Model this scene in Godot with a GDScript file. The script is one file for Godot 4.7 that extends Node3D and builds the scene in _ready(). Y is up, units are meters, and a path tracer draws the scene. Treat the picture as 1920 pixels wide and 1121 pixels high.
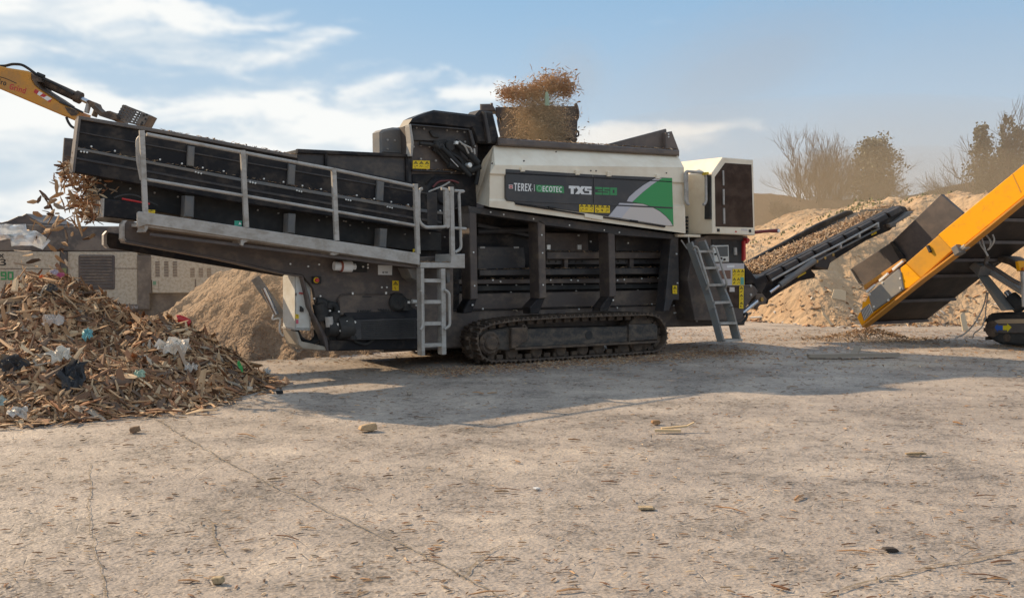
extends Node3D
# A wood-recycling yard: a tracked screening machine, a shredded-wood heap, sawdust banks and a yellow tracked feeder.

var M := {}
var taken := {}
var rng := RandomNumberGenerator.new()

# ---------------------------------------------------------------- helpers
func col(r: float, g: float, b: float) -> Color:
	return Color(r, g, b).linear_to_srgb()

func mat(c: Color, rough := 0.6, metal := 0.0) -> StandardMaterial3D:
	var m := StandardMaterial3D.new()
	m.albedo_color = c
	m.roughness = rough
	m.metallic = metal
	return m

func noise_img(size: int, freq: float, sd: int, oct := 5, type := FastNoiseLite.TYPE_SIMPLEX_SMOOTH) -> PackedByteArray:
	var n := FastNoiseLite.new()
	n.noise_type = type
	n.seed = sd
	n.frequency = freq
	n.fractal_octaves = oct
	n.fractal_gain = 0.55
	var im := n.get_seamless_image(size, size)
	im.convert(Image.FORMAT_L8)
	return im.get_data()

# two tones (linear values) mixed by a noise field: wear and dust of a surface
func tone_tex(size: int, freq: float, sd: int, a: Color, b: Color, lo := 0.35, hi := 0.7) -> ImageTexture:
	var d := noise_img(size, freq, sd)
	var e := noise_img(size, freq * 5.0, sd + 7, 3)
	var lut := []
	for i in 256:
		var c := a.lerp(b, smoothstep(lo, hi, i / 255.0)).linear_to_srgb()
		lut.append(c)
	var bytes := PackedByteArray()
	bytes.resize(size * size * 3)
	for i in size * size:
		var c: Color = lut[clampi(int(d[i] * 0.7 + e[i] * 0.3), 0, 255)]
		bytes[i * 3] = c.r8
		bytes[i * 3 + 1] = c.g8
		bytes[i * 3 + 2] = c.b8
	return ImageTexture.create_from_image(Image.create_from_data(size, size, false, Image.FORMAT_RGB8, bytes))

func height_tex(size: int, freq: float, sd: int, oct := 6) -> ImageTexture:
	return ImageTexture.create_from_image(Image.create_from_data(size, size, false, Image.FORMAT_L8, noise_img(size, freq, sd, oct)))

func worn(a: Color, b: Color, rough: float, sd: int, scale := 0.6, metal := 0.0, lo := 0.35, hi := 0.75, freq := 0.012) -> StandardMaterial3D:
	var m := mat(Color.WHITE, rough, metal)
	m.albedo_texture = tone_tex(256, freq, sd, a, b, lo, hi)
	m.uv1_triplanar = true
	m.uv1_world_triplanar = true
	m.uv1_scale = Vector3.ONE * scale
	return m

func S() -> SurfaceTool:
	var st := SurfaceTool.new()
	st.begin(Mesh.PRIMITIVE_TRIANGLES)
	return st

func vert(st: SurfaceTool, p: Vector3, n: Vector3) -> void:
	st.set_normal(n)
	st.add_vertex(p)

func tri3(st: SurfaceTool, a: Vector3, b: Vector3, c: Vector3, n: Vector3, na := Vector3.ZERO, nb := Vector3.ZERO, nc := Vector3.ZERO) -> void:
	if na == Vector3.ZERO:
		na = n
		nb = n
		nc = n
	vert(st, a, na)
	if (b - a).cross(c - a).dot(n) > 0.0:
		vert(st, c, nc)
		vert(st, b, nb)
	else:
		vert(st, b, nb)
		vert(st, c, nc)

func quad(st: SurfaceTool, a: Vector3, b: Vector3, c: Vector3, d: Vector3, out: Vector3) -> void:
	var n := (b - a).cross(d - a)
	if n.length_squared() < 1e-14:
		n = (c - b).cross(d - b)
	n = n.normalized()
	if n.dot(out) < 0.0:
		n = -n
	tri3(st, a, b, c, n)
	tri3(st, a, c, d, n)

func pts(flat: Array) -> PackedVector2Array:
	var p := PackedVector2Array()
	for i in range(0, flat.size(), 2):
		p.append(Vector2(flat[i], flat[i + 1]))
	return p

func pts3(flat: Array) -> Array:
	var p := []
	for i in range(0, flat.size(), 3):
		p.append(Vector3(flat[i], flat[i + 1], flat[i + 2]))
	return p

# extrude an outline from z0 (back) to z1 (front), front edge chamfered by b
func prism(st: SurfaceTool, flat: Array, z0: float, z1: float, b := 0.006) -> void:
	var p := pts(flat)
	var area := 0.0
	for i in p.size():
		area += p[i].cross(p[(i + 1) % p.size()])
	if area < 0.0:
		p.reverse()
	var n := p.size()
	var q := PackedVector2Array()
	for i in n:
		var e1 := (p[i] - p[(i + n - 1) % n]).normalized()
		var e2 := (p[(i + 1) % n] - p[i]).normalized()
		var n1 := Vector2(-e1.y, e1.x)
		var n2 := Vector2(-e2.y, e2.x)
		var m := n1 + n2
		var l := maxf(m.length_squared(), 0.3)
		q.append(p[i] + m * (2.0 * b / l))
	var idx := Geometry2D.triangulate_polygon(q)
	if idx.is_empty():
		q = p
		idx = Geometry2D.triangulate_polygon(p)
	for i in range(0, idx.size(), 3):
		tri3(st, Vector3(q[idx[i]].x, q[idx[i]].y, z1), Vector3(q[idx[i + 1]].x, q[idx[i + 1]].y, z1), Vector3(q[idx[i + 2]].x, q[idx[i + 2]].y, z1), Vector3.BACK)
	idx = Geometry2D.triangulate_polygon(p)
	for i in range(0, idx.size(), 3):
		tri3(st, Vector3(p[idx[i]].x, p[idx[i]].y, z0), Vector3(p[idx[i + 1]].x, p[idx[i + 1]].y, z0), Vector3(p[idx[i + 2]].x, p[idx[i + 2]].y, z0), Vector3.FORWARD)
	for i in n:
		var j := (i + 1) % n
		var e := p[j] - p[i]
		var o := Vector3(e.y, -e.x, 0.0).normalized()
		quad(st, Vector3(p[i].x, p[i].y, z0), Vector3(p[j].x, p[j].y, z0), Vector3(p[j].x, p[j].y, z1 - b), Vector3(p[i].x, p[i].y, z1 - b), o)
		if b > 0.0:
			quad(st, Vector3(p[i].x, p[i].y, z1 - b), Vector3(p[j].x, p[j].y, z1 - b), Vector3(q[j].x, q[j].y, z1), Vector3(q[i].x, q[i].y, z1), o + Vector3.BACK)

func rect(x0: float, y0: float, x1: float, y1: float) -> Array:
	return [x0, y0, x1, y0, x1, y1, x0, y1]

# box between two points with a square section, any direction
func bar(st: SurfaceTool, a: Vector3, b: Vector3, w: float, h: float, up := Vector3.UP) -> void:
	var d := (b - a).normalized()
	if absf(d.dot(up)) > 0.98:
		up = Vector3.BACK
	var s := d.cross(up).normalized() * w * 0.5
	var t := s.cross(d).normalized() * h * 0.5
	var r := [-s - t, s - t, s + t, -s + t]
	for i in 4:
		var k := (i + 1) % 4
		quad(st, a + r[i], a + r[k], b + r[k], b + r[i], r[i] + r[k])
	quad(st, a + r[0], a + r[1], a + r[2], a + r[3], -d)
	quad(st, b + r[0], b + r[1], b + r[2], b + r[3], d)

func tube(st: SurfaceTool, p: Array, r: float, n := 10, r1 := -1.0, closed := false) -> void:
	if r1 < 0.0:
		r1 = r
	var m := p.size()
	var prev := Vector3.ZERO
	var ring_a := []
	var nor_a := []
	var first_ring := []
	var first_nor := []
	for i in m + (1 if closed else 0):
		var c: Vector3 = p[i % m]
		var before: Vector3 = p[(i + m - 1) % m] if closed or i > 0 else p[0]
		var after: Vector3 = p[(i + 1) % m] if closed or i < m - 1 else p[m - 1]
		var d := (after - before).normalized()
		if prev == Vector3.ZERO:
			prev = d.cross(Vector3.UP if absf(d.y) < 0.9 else Vector3.RIGHT).normalized()
		var s := (prev - d * prev.dot(d)).normalized()
		prev = s
		var t := d.cross(s)
		var rr := lerpf(r, r1, float(i) / maxf(1.0, m - 1.0))
		var ring := []
		var nor := []
		for k in n:
			var a := TAU * k / n
			var o := s * cos(a) + t * sin(a)
			nor.append(o)
			ring.append(c + o * rr)
		if i > 0:
			for k in n:
				var l := (k + 1) % n
				var out: Vector3 = nor[k] + nor[l]
				tri3(st, ring_a[k], ring_a[l], ring[l], out, nor_a[k], nor_a[l], nor[l])
				tri3(st, ring_a[k], ring[l], ring[k], out, nor_a[k], nor[l], nor[k])
		else:
			first_ring = ring
			first_nor = nor
		if not closed and (i == 0 or i == m - 1):
			for k in n:
				tri3(st, c, ring[k], ring[(k + 1) % n], -d if i == 0 else d)
		ring_a = ring
		nor_a = nor

# bend the corners of a path
func rounded(p: Array, r: float, closed := false) -> Array:
	var o := []
	for i in p.size():
		if not closed and (i == 0 or i == p.size() - 1):
			o.append(p[i])
			continue
		var a: Vector3 = p[(i + p.size() - 1) % p.size()]
		var b: Vector3 = p[i]
		var c: Vector3 = p[(i + 1) % p.size()]
		var k := minf(r, minf(a.distance_to(b), c.distance_to(b)) * 0.45)
		var s := b + (a - b).normalized() * k
		var e := b + (c - b).normalized() * k
		for j in 5:
			var t := j / 4.0
			o.append(s.lerp(b, t).lerp(b.lerp(e, t), t))
	return o

func flat3(flat: Array, z: float) -> Array:
	var o := []
	for i in range(0, flat.size(), 2):
		o.append(Vector3(flat[i], flat[i + 1], z))
	return o

# a round body along z (wheel, pump, cap)
func drum(st: SurfaceTool, c: Vector2, r: float, z0: float, z1: float, n := 20, b := 0.01) -> void:
	var f := []
	for i in n:
		f.append(c.x + cos(TAU * i / n) * r)
		f.append(c.y + sin(TAU * i / n) * r)
	prism(st, f, z0, z1, b)

func done(st: SurfaceTool, parent: Node3D, called: String, m: Material) -> MeshInstance3D:
	var o := MeshInstance3D.new()
	o.name = called
	o.mesh = st.commit()
	o.material_override = m
	parent.add_child(o, true)
	return o

func P(parent: Node3D, called: String, flat: Array, z0: float, z1: float, m: Material, b := 0.006) -> MeshInstance3D:
	var st := S()
	prism(st, flat, z0, z1, b)
	return done(st, parent, called, m)

func tb(parent: Node3D, called: String, path: Array, r: float, m: Material, n := 10) -> MeshInstance3D:
	var st := S()
	tube(st, path, r, n)
	return done(st, parent, called, m)

func numbered(called: String) -> String:
	var k: int = taken.get(called, 0)
	taken[called] = k + 1
	return called if k == 0 else "%s_%03d" % [called, k]

func tag(o: Node3D, label: String, category: String, group := "", kind := "") -> Node3D:
	if label:
		o.set_meta("label", label)
	if category:
		o.set_meta("category", category)
	if group:
		o.set_meta("group", group)
	if kind:
		o.set_meta("kind", kind)
	return o

func thing(called: String, label: String, category: String, at := Vector3.ZERO, yaw := 0.0, group := "") -> Node3D:
	var o := Node3D.new()
	o.name = numbered(called)
	add_child(o)
	o.position = at
	o.rotation_degrees.y = yaw
	tag(o, label, category, group)
	return o

func words(parent: Node3D, called: String, s: String, font: String, at: Vector3, size: Vector2, m: Material, turn := 0.0, bold := true) -> void:
	var f := SystemFont.new()
	f.font_names = PackedStringArray([font])
	f.font_weight = 700 if bold else 400
	var t := TextMesh.new()
	t.text = s
	t.font = f
	t.font_size = 64
	t.depth = 0.02
	var bb := t.get_aabb()
	var o := MeshInstance3D.new()
	o.name = called
	o.mesh = t
	o.material_override = m
	parent.add_child(o, true)
	var sc := Vector3(size.x / maxf(bb.size.x, 1e-4), size.y / maxf(bb.size.y, 1e-4), 0.15)
	var ctr := bb.get_center()
	var b := Basis(Vector3.BACK, turn) * Basis.from_scale(sc)
	o.transform = Transform3D(b, at - b * ctr)

# block letters out of strokes: cells of a 5 x 5 grid
func blocks(st: SurfaceTool, rows: Array, x: float, y: float, w: float, h: float, z: float) -> void:
	var nr: int = rows.size()
	for r in nr:
		var line: String = rows[r]
		var c := 0
		while c < line.length():
			if line[c] == "#":
				var e := c
				while e < line.length() and line[e] == "#":
					e += 1
				prism(st, rect(x + w * c / line.length(), y - h * (r + 1) / nr, x + w * e / line.length(), y - h * r / nr), z - 0.003, z, 0.0)
				c = e
			else:
				c += 1

# printed warning label: yellow with n pictograms
func label_tex(nx: int, ny: int, sd: int) -> ImageTexture:
	var cw := 32
	var im := Image.create(nx * cw, ny * cw, false, Image.FORMAT_RGB8)
	im.fill(Color(0.90, 0.76, 0.10))
	var r := RandomNumberGenerator.new()
	r.seed = sd
	var ink := Color(0.09, 0.08, 0.06)
	for gy in ny:
		for gx in nx:
			var ox := gx * cw
			var oy := gy * cw
			if gy % 2 == 0:
				for y in range(5, 27):
					var half := (y - 4) * 0.58
					for x in 32:
						var dx := absf(x - 15.5)
						var edge := dx < half and (dx > half - 3.5 or y > 23)
						var core := dx < half * 0.42 and y > 13 and y < 21 and r.randf() < 0.8
						if edge or core:
							im.set_pixel(ox + x, oy + y, ink)
			else:
				for k in 5:
					var x0 := r.randi_range(4, 20)
					var y0 := r.randi_range(4, 22)
					im.fill_rect(Rect2i(ox + x0, oy + y0, r.randi_range(3, 9), r.randi_range(2, 5)), ink if r.randf() < 0.8 else Color(0.7, 0.1, 0.08))
	return ImageTexture.create_from_image(im)

func decal(parent: Node3D, called: String, flat: Array, z: float, m: Material) -> MeshInstance3D:
	var st := S()
	var q := pts(flat)
	var uv := [Vector2(0, 0), Vector2(1, 0), Vector2(1, 1), Vector2(0, 1)]
	var a := [Vector3(q[0].x, q[0].y, z), Vector3(q[1].x, q[1].y, z), Vector3(q[2].x, q[2].y, z), Vector3(q[3].x, q[3].y, z)]
	for k in [0, 1, 2, 0, 2, 3]:
		st.set_uv(uv[k])
		st.set_normal(Vector3.BACK)
		st.add_vertex(a[k])
	for k in 4:
		var l := (k + 1) % 4
		var e: Vector3 = a[l] - a[k]
		st.set_uv(Vector2(0.02, 0.5))
		quad(st, a[k], a[l], a[l] - Vector3(0, 0, 0.004), a[k] - Vector3(0, 0, 0.004), Vector3(e.y, -e.x, 0))
	return done(st, parent, called, m)

func tex_mat(t: Texture2D, rough := 0.5) -> StandardMaterial3D:
	var m := mat(Color.WHITE, rough)
	m.albedo_texture = t
	return m

# many bolt heads as one part
func bolts(parent: Node3D, flat: Array, z: float, r: float, m: Material) -> void:
	var st := S()
	for i in range(0, flat.size(), 2):
		drum(st, Vector2(flat[i], flat[i + 1]), r, z - 0.01, z + 0.012, 6, 0.003)
	done(st, parent, "bolts", m).set_meta("kind", "stuff")

func fan3(st: SurfaceTool, p: Array, out: Vector3) -> void:
	for i in range(1, p.size() - 1):
		var a: Vector3 = p[0]
		var b: Vector3 = p[i]
		var c: Vector3 = p[i + 1]
		var n := (b - a).cross(c - a).normalized()
		if n.dot(out) < 0.0:
			n = -n
		tri3(st, a, b, c, n)

# ---------------------------------------------------------------- sky
func make_sky() -> ImageTexture:
	var w := 3072
	var h := 1536
	var n1 := FastNoiseLite.new()
	n1.noise_type = FastNoiseLite.TYPE_SIMPLEX_SMOOTH
	n1.seed = 11
	n1.frequency = 1.0
	n1.fractal_octaves = 7
	n1.fractal_gain = 0.60
	var n2 := FastNoiseLite.new()
	n2.noise_type = FastNoiseLite.TYPE_SIMPLEX_SMOOTH
	n2.seed = 5
	n2.frequency = 1.0
	n2.fractal_octaves = 2
	var data := PackedFloat32Array()
	data.resize(w * h * 3)
	var sun_az := deg_to_rad(SUN_AZ)
	for y in h:
		var el := (0.5 - (y + 0.5) / h) * PI
		var eld := rad_to_deg(el)
		if el < 0.0:
			for x in w:
				var k := (y * w + x) * 3
				data[k] = 0.20
				data[k + 1] = 0.17
				data[k + 2] = 0.14
			continue
		var t := pow(clampf(eld / 90.0, 0, 1), 0.62)
		var base := Vector3(0.56, 0.66, 0.74).lerp(Vector3(0.215, 0.42, 0.66), smoothstep(0.0, 17.0, eld)).lerp(Vector3(0.10, 0.25, 0.52), smoothstep(14.0, 80.0, eld))
		var ce := cos(el)
		var se := sin(el)
		for x in w:
			var az := wrapf((x + 0.5) / w * TAU, -PI, PI)
			var azd := rad_to_deg(az)
			var k := (y * w + x) * 3
			var px := sin(az) * ce
			var pz := -cos(az) * ce
			var c := base
			# near the sun the air is paler
			var ds := absf(wrapf(az - sun_az, -PI, PI))
			c = c.lerp(Vector3(0.64, 0.72, 0.76), 0.55 * exp(-ds * ds * 1.6))
			# cloud amount: banks towards the sun, clearer straight ahead and to the right
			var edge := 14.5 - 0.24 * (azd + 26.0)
			var left := 0.75  # behind the view: extra cloud, added to brighten the shaded sides
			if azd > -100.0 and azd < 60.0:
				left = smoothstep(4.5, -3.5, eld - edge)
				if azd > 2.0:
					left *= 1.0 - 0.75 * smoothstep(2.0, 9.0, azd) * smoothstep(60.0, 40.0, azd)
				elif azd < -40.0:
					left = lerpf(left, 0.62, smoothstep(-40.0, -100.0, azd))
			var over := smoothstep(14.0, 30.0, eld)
			left = lerpf(left, 0.78, over)  # unseen cloud overhead, added to lift and whiten the fill light
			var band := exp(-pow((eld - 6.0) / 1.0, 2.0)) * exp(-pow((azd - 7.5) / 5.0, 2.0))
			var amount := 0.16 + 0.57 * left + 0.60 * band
			var sx := px * 4.2
			var sy := se * lerpf(17.0, 5.0, smoothstep(8.0, 50.0, eld))
			var sz := pz * 4.2
			var wob := n2.get_noise_3d(sx * 1.6 + 9.0, sy, sz)
			var d := n1.get_noise_3d(sx + wob * 0.15, sy + wob * 0.2, sz) * 0.62 + 0.5
			var thick := smoothstep(1.0 - amount - 0.06, 1.0 - amount + 0.26, d)
			if thick > 0.004:
				var up := n1.get_noise_3d(sx + wob * 0.15, sy + wob * 0.2 + 0.42, sz) * 0.62 + 0.5
				var lit := clampf(0.72 + (d - up) * 1.9, 0.0, 1.0)
				var cc := Vector3(0.57, 0.66, 0.73).lerp(Vector3(0.93, 0.93, 0.90), lit)
				c = c.lerp(cc, thick * (0.5 + 0.42 * lit))
			# thin dust veil low down
			c = c.lerp(Vector3(0.62, 0.67, 0.71), 0.45 * exp(-eld / 3.0))
			data[k] = c.x
			data[k + 1] = c.y
			data[k + 2] = c.z
	return ImageTexture.create_from_image(Image.create_from_data(w, h, false, Image.FORMAT_RGBF, data.to_byte_array()))

const SUN_AZ := -59.0
const SUN_EL := 32.4

# ---------------------------------------------------------------- ground
func ground_textures() -> Array:
	var n := 2048
	var a := noise_img(n, 0.004, 3, 6)
	var b := noise_img(n, 0.03, 17, 5)
	var c := noise_img(n, 0.12, 23, 3)
	var hgt := PackedFloat32Array()
	hgt.resize(n * n)
	var tone := PackedFloat32Array()
	tone.resize(n * n)
	for i in n * n:
		var va := a[i] / 255.0
		var vb := b[i] / 255.0
		var vc := c[i] / 255.0
		hgt[i] = 0.30 + 0.20 * va + 0.28 * vb + 0.22 * vc
		tone[i] = 0.5 + 0.55 * (va - 0.5) + 0.45 * (vb - 0.5) + 0.55 * (vc - 0.5)
	var r := RandomNumberGenerator.new()
	r.seed = 77
	# bucket scrapes and drag marks
	for s in 4200:
		var x := r.randf() * n
		var y := r.randf() * n
		var ang := r.randfn(0.12, 0.35) if r.randf() < 0.7 else r.randf() * PI
		var l := int(r.randf_range(8, 70) if r.randf() < 0.93 else r.randf_range(120, 600))
		var deep := r.randf_range(0.05, 0.30)
		var wide := 1 if r.randf() < 0.75 else 2
		var bend := r.randfn(0, 0.0015)
		for k in l:
			ang += bend
			x += cos(ang)
			y += sin(ang)
			var f := deep * (1.0 - absf(2.0 * k / l - 1.0))
			for j in wide:
				var p := posmod(int(y) + j, n) * n + posmod(int(x), n)
				hgt[p] -= f
				tone[p] -= f * 0.75
	# straw and crumbs of wood trodden in
	for s in 90000:
		var x := r.randf() * n
		var y := r.randf() * n
		var l := r.randi_range(2, 9)
		var ang := r.randfn(0.1, 0.6)
		var v := r.randf_range(0.05, 0.17) * (1.0 if r.randf() < 0.42 else -1.0)
		if r.randf() < 0.06:
			v *= 2.2
		var cx := cos(ang)
		var sy := sin(ang)
		for k in l:
			var p := posmod(int(y + sy * k), n) * n + posmod(int(x + cx * k), n)
			hgt[p] += v * 0.7
			tone[p] += v
	var hb := PackedByteArray()
	hb.resize(n * n)
	var cb := PackedByteArray()
	cb.resize(n * n * 3)
	var lut := []
	for i in 256:
		var t := i / 255.0
		var q := Color(0.160, 0.132, 0.106).lerp(Color(0.395, 0.332, 0.274), smoothstep(0.10, 0.60, t)).lerp(Color(0.62, 0.51, 0.39), smoothstep(0.60, 1.0, t))
		lut.append(q.linear_to_srgb())
	for i in n * n:
		hb[i] = clampi(int(hgt[i] * 255.0), 0, 255)
		var q: Color = lut[clampi(int(tone[i] * 255.0), 0, 255)]
		cb[i * 3] = q.r8
		cb[i * 3 + 1] = q.g8
		cb[i * 3 + 2] = q.b8
	return [ImageTexture.create_from_image(Image.create_from_data(n, n, false, Image.FORMAT_RGB8, cb)), ImageTexture.create_from_image(Image.create_from_data(n, n, false, Image.FORMAT_L8, hb))]

func fbm(freq: float, sd: int, oct := 4) -> FastNoiseLite:
	var n := FastNoiseLite.new()
	n.noise_type = FastNoiseLite.TYPE_SIMPLEX_SMOOTH
	n.seed = sd
	n.frequency = freq
	n.fractal_octaves = oct
	return n

# a height field with smooth normals; hf returns height, cf returns a vertex colour
func field(x0: float, x1: float, nx: int, z0: float, z1: float, nz: int, hf: Callable, cf: Callable, skip := -99.0) -> ArrayMesh:
	var v := PackedVector3Array()
	var nn := PackedVector3Array()
	var cc := PackedColorArray()
	var ix := PackedInt32Array()
	var hs := PackedFloat32Array()
	for j in nz + 1:
		for i in nx + 1:
			var x := lerpf(x0, x1, float(i) / nx)
			var z := lerpf(z0, z1, float(j) / nz)
			var y: float = hf.call(x, z)
			hs.append(y)
			v.append(Vector3(x, y, z))
			cc.append(cf.call(x, z))
	var dx := (x1 - x0) / nx
	var dz := (z1 - z0) / nz
	for j in nz + 1:
		for i in nx + 1:
			var a := hs[j * (nx + 1) + maxi(i - 1, 0)]
			var b := hs[j * (nx + 1) + mini(i + 1, nx)]
			var c := hs[maxi(j - 1, 0) * (nx + 1) + i]
			var d := hs[mini(j + 1, nz) * (nx + 1) + i]
			nn.append(Vector3(-(b - a) / (2.0 * dx), 1.0, -(d - c) / (2.0 * dz)).normalized())
	for j in nz:
		for i in nx:
			var p := j * (nx + 1) + i
			if maxf(maxf(hs[p], hs[p + 1]), maxf(hs[p + nx + 1], hs[p + nx + 2])) < skip:
				continue
			ix.append_array(PackedInt32Array([p, p + 1, p + nx + 2, p, p + nx + 2, p + nx + 1]))
	var arr := []
	arr.resize(Mesh.ARRAY_MAX)
	arr[Mesh.ARRAY_VERTEX] = v
	arr[Mesh.ARRAY_NORMAL] = nn
	arr[Mesh.ARRAY_COLOR] = cc
	arr[Mesh.ARRAY_INDEX] = ix
	var m := ArrayMesh.new()
	m.add_surface_from_arrays(Mesh.PRIMITIVE_TRIANGLES, arr)
	return m

func put(called: String, m: Mesh, material: Material, parent: Node3D = null) -> MeshInstance3D:
	var o := MeshInstance3D.new()
	o.name = numbered(called) if parent == null else called
	o.mesh = m
	o.material_override = material
	(parent if parent else self).add_child(o, true)
	return o

func build_materials() -> void:
	M.black = worn(Color(0.013, 0.0125, 0.0145), Color(0.062, 0.049, 0.040), 0.46, 1, 0.9, 0.0, 0.42, 0.8)
	M.black.metallic_specular = 0.32
	M.charcoal = worn(Color(0.032, 0.029, 0.031), Color(0.10, 0.078, 0.060), 0.52, 2, 0.9, 0.0, 0.42, 0.85)
	M.plate = worn(Color(0.078, 0.060, 0.052), Color(0.19, 0.138, 0.098), 0.55, 3, 0.8, 0.0, 0.42, 0.9)
	M.beige = worn(Color(0.86, 0.76, 0.60), Color(0.76, 0.64, 0.48), 0.45, 4, 0.5)
	M.whitebox = worn(Color(0.66, 0.66, 0.62), Color(0.56, 0.53, 0.46), 0.45, 5, 0.8)
	M.galv = worn(Color(0.44, 0.415, 0.38), Color(0.30, 0.265, 0.225), 0.52, 6, 1.4, 0.15)
	M.rust = worn(Color(0.075, 0.055, 0.042), Color(0.17, 0.115, 0.075), 0.8, 8, 2.0, 0.1)
	M.steel = worn(Color(0.115, 0.10, 0.092), Color(0.20, 0.16, 0.125), 0.5, 9, 0.8, 0.3)
	M.rubber = worn(Color(0.018, 0.018, 0.018), Color(0.05, 0.045, 0.04), 0.75, 10)
	M.bright = mat(col(0.75, 0.74, 0.70), 0.35, 0.4)
	M.chrome = mat(col(0.55, 0.56, 0.58), 0.25, 0.9)
	M.green = mat(col(0.035, 0.30, 0.085), 0.4)
	M.green2 = mat(col(0.045, 0.26, 0.09), 0.45)
	M.white = mat(col(0.78, 0.77, 0.74), 0.45)
	M.palegrey = mat(col(0.52, 0.50, 0.52), 0.45)
	M.pink = mat(col(0.62, 0.55, 0.50), 0.45)
	M.red = mat(col(0.50, 0.03, 0.03), 0.4)
	M.brown = worn(Color(0.045, 0.026, 0.018), Color(0.085, 0.055, 0.040), 0.55, 12)
	M.yellow = worn(Color(0.90, 0.385, 0.005), Color(0.66, 0.29, 0.03), 0.5, 13, 1.3, 0.0, 0.52, 0.85)
	M.orange = worn(Color(0.60, 0.26, 0.025), Color(0.46, 0.22, 0.05), 0.45, 14, 0.5)
	M.slate = worn(Color(0.13, 0.13, 0.13), Color(0.20, 0.17, 0.14), 0.5, 15, 0.8)
	M.hopper = worn(Color(0.085, 0.070, 0.066), Color(0.15, 0.115, 0.095), 0.55, 16, 0.5)
	M.old_beige = worn(Color(0.50, 0.44, 0.345), Color(0.36, 0.295, 0.215), 0.6, 18, 1.6, 0.0, 0.35, 0.8, 0.03)
	M.old_grey = worn(Color(0.085, 0.075, 0.07), Color(0.18, 0.15, 0.125), 0.65, 19, 0.6)
	M.wing = worn(Color(0.060, 0.048, 0.047), Color(0.105, 0.080, 0.070), 0.55, 41, 0.7)
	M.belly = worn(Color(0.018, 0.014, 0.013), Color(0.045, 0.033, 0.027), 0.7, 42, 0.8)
	M.grey_plate = worn(Color(0.21, 0.21, 0.21), Color(0.26, 0.24, 0.21), 0.5, 43, 1.0)
	M.lab22 = tex_mat(label_tex(3, 2, 1))
	M.lab23 = tex_mat(label_tex(3, 2, 2))
	M.lab12 = tex_mat(label_tex(1, 2, 3))
	M.lab34 = tex_mat(label_tex(3, 4, 4))
	M.lab16 = tex_mat(label_tex(1, 6, 5))
	var sand := worn(Color(0.50, 0.36, 0.225), Color(0.40, 0.275, 0.17), 0.95, 20, 0.35)
	sand.heightmap_enabled = true
	sand.heightmap_texture = height_tex(512, 0.02, 21)
	sand.heightmap_scale = 9.0
	sand.vertex_color_use_as_albedo = true
	M.sand = sand
	M.yellow.metallic_specular = 0.3
	M.brown.metallic_specular = 0.25
	var dust := worn(Color(0.32, 0.225, 0.145), Color(0.21, 0.148, 0.098), 0.95, 22, 0.6)
	dust.heightmap_enabled = true
	dust.heightmap_texture = height_tex(512, 0.04, 24)
	dust.heightmap_scale = 5.0
	dust.vertex_color_use_as_albedo = true
	M.sawdust = dust
	M.bark = mat(col(0.115, 0.085, 0.062), 0.9)
	M.bark2 = mat(col(0.075, 0.058, 0.045), 0.9)
	M.leaf = mat(Color.WHITE, 0.6)
	M.leaf.vertex_color_use_as_albedo = true
	M.chip = mat(Color.WHITE, 0.8)
	M.chip.vertex_color_use_as_albedo = true

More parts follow.
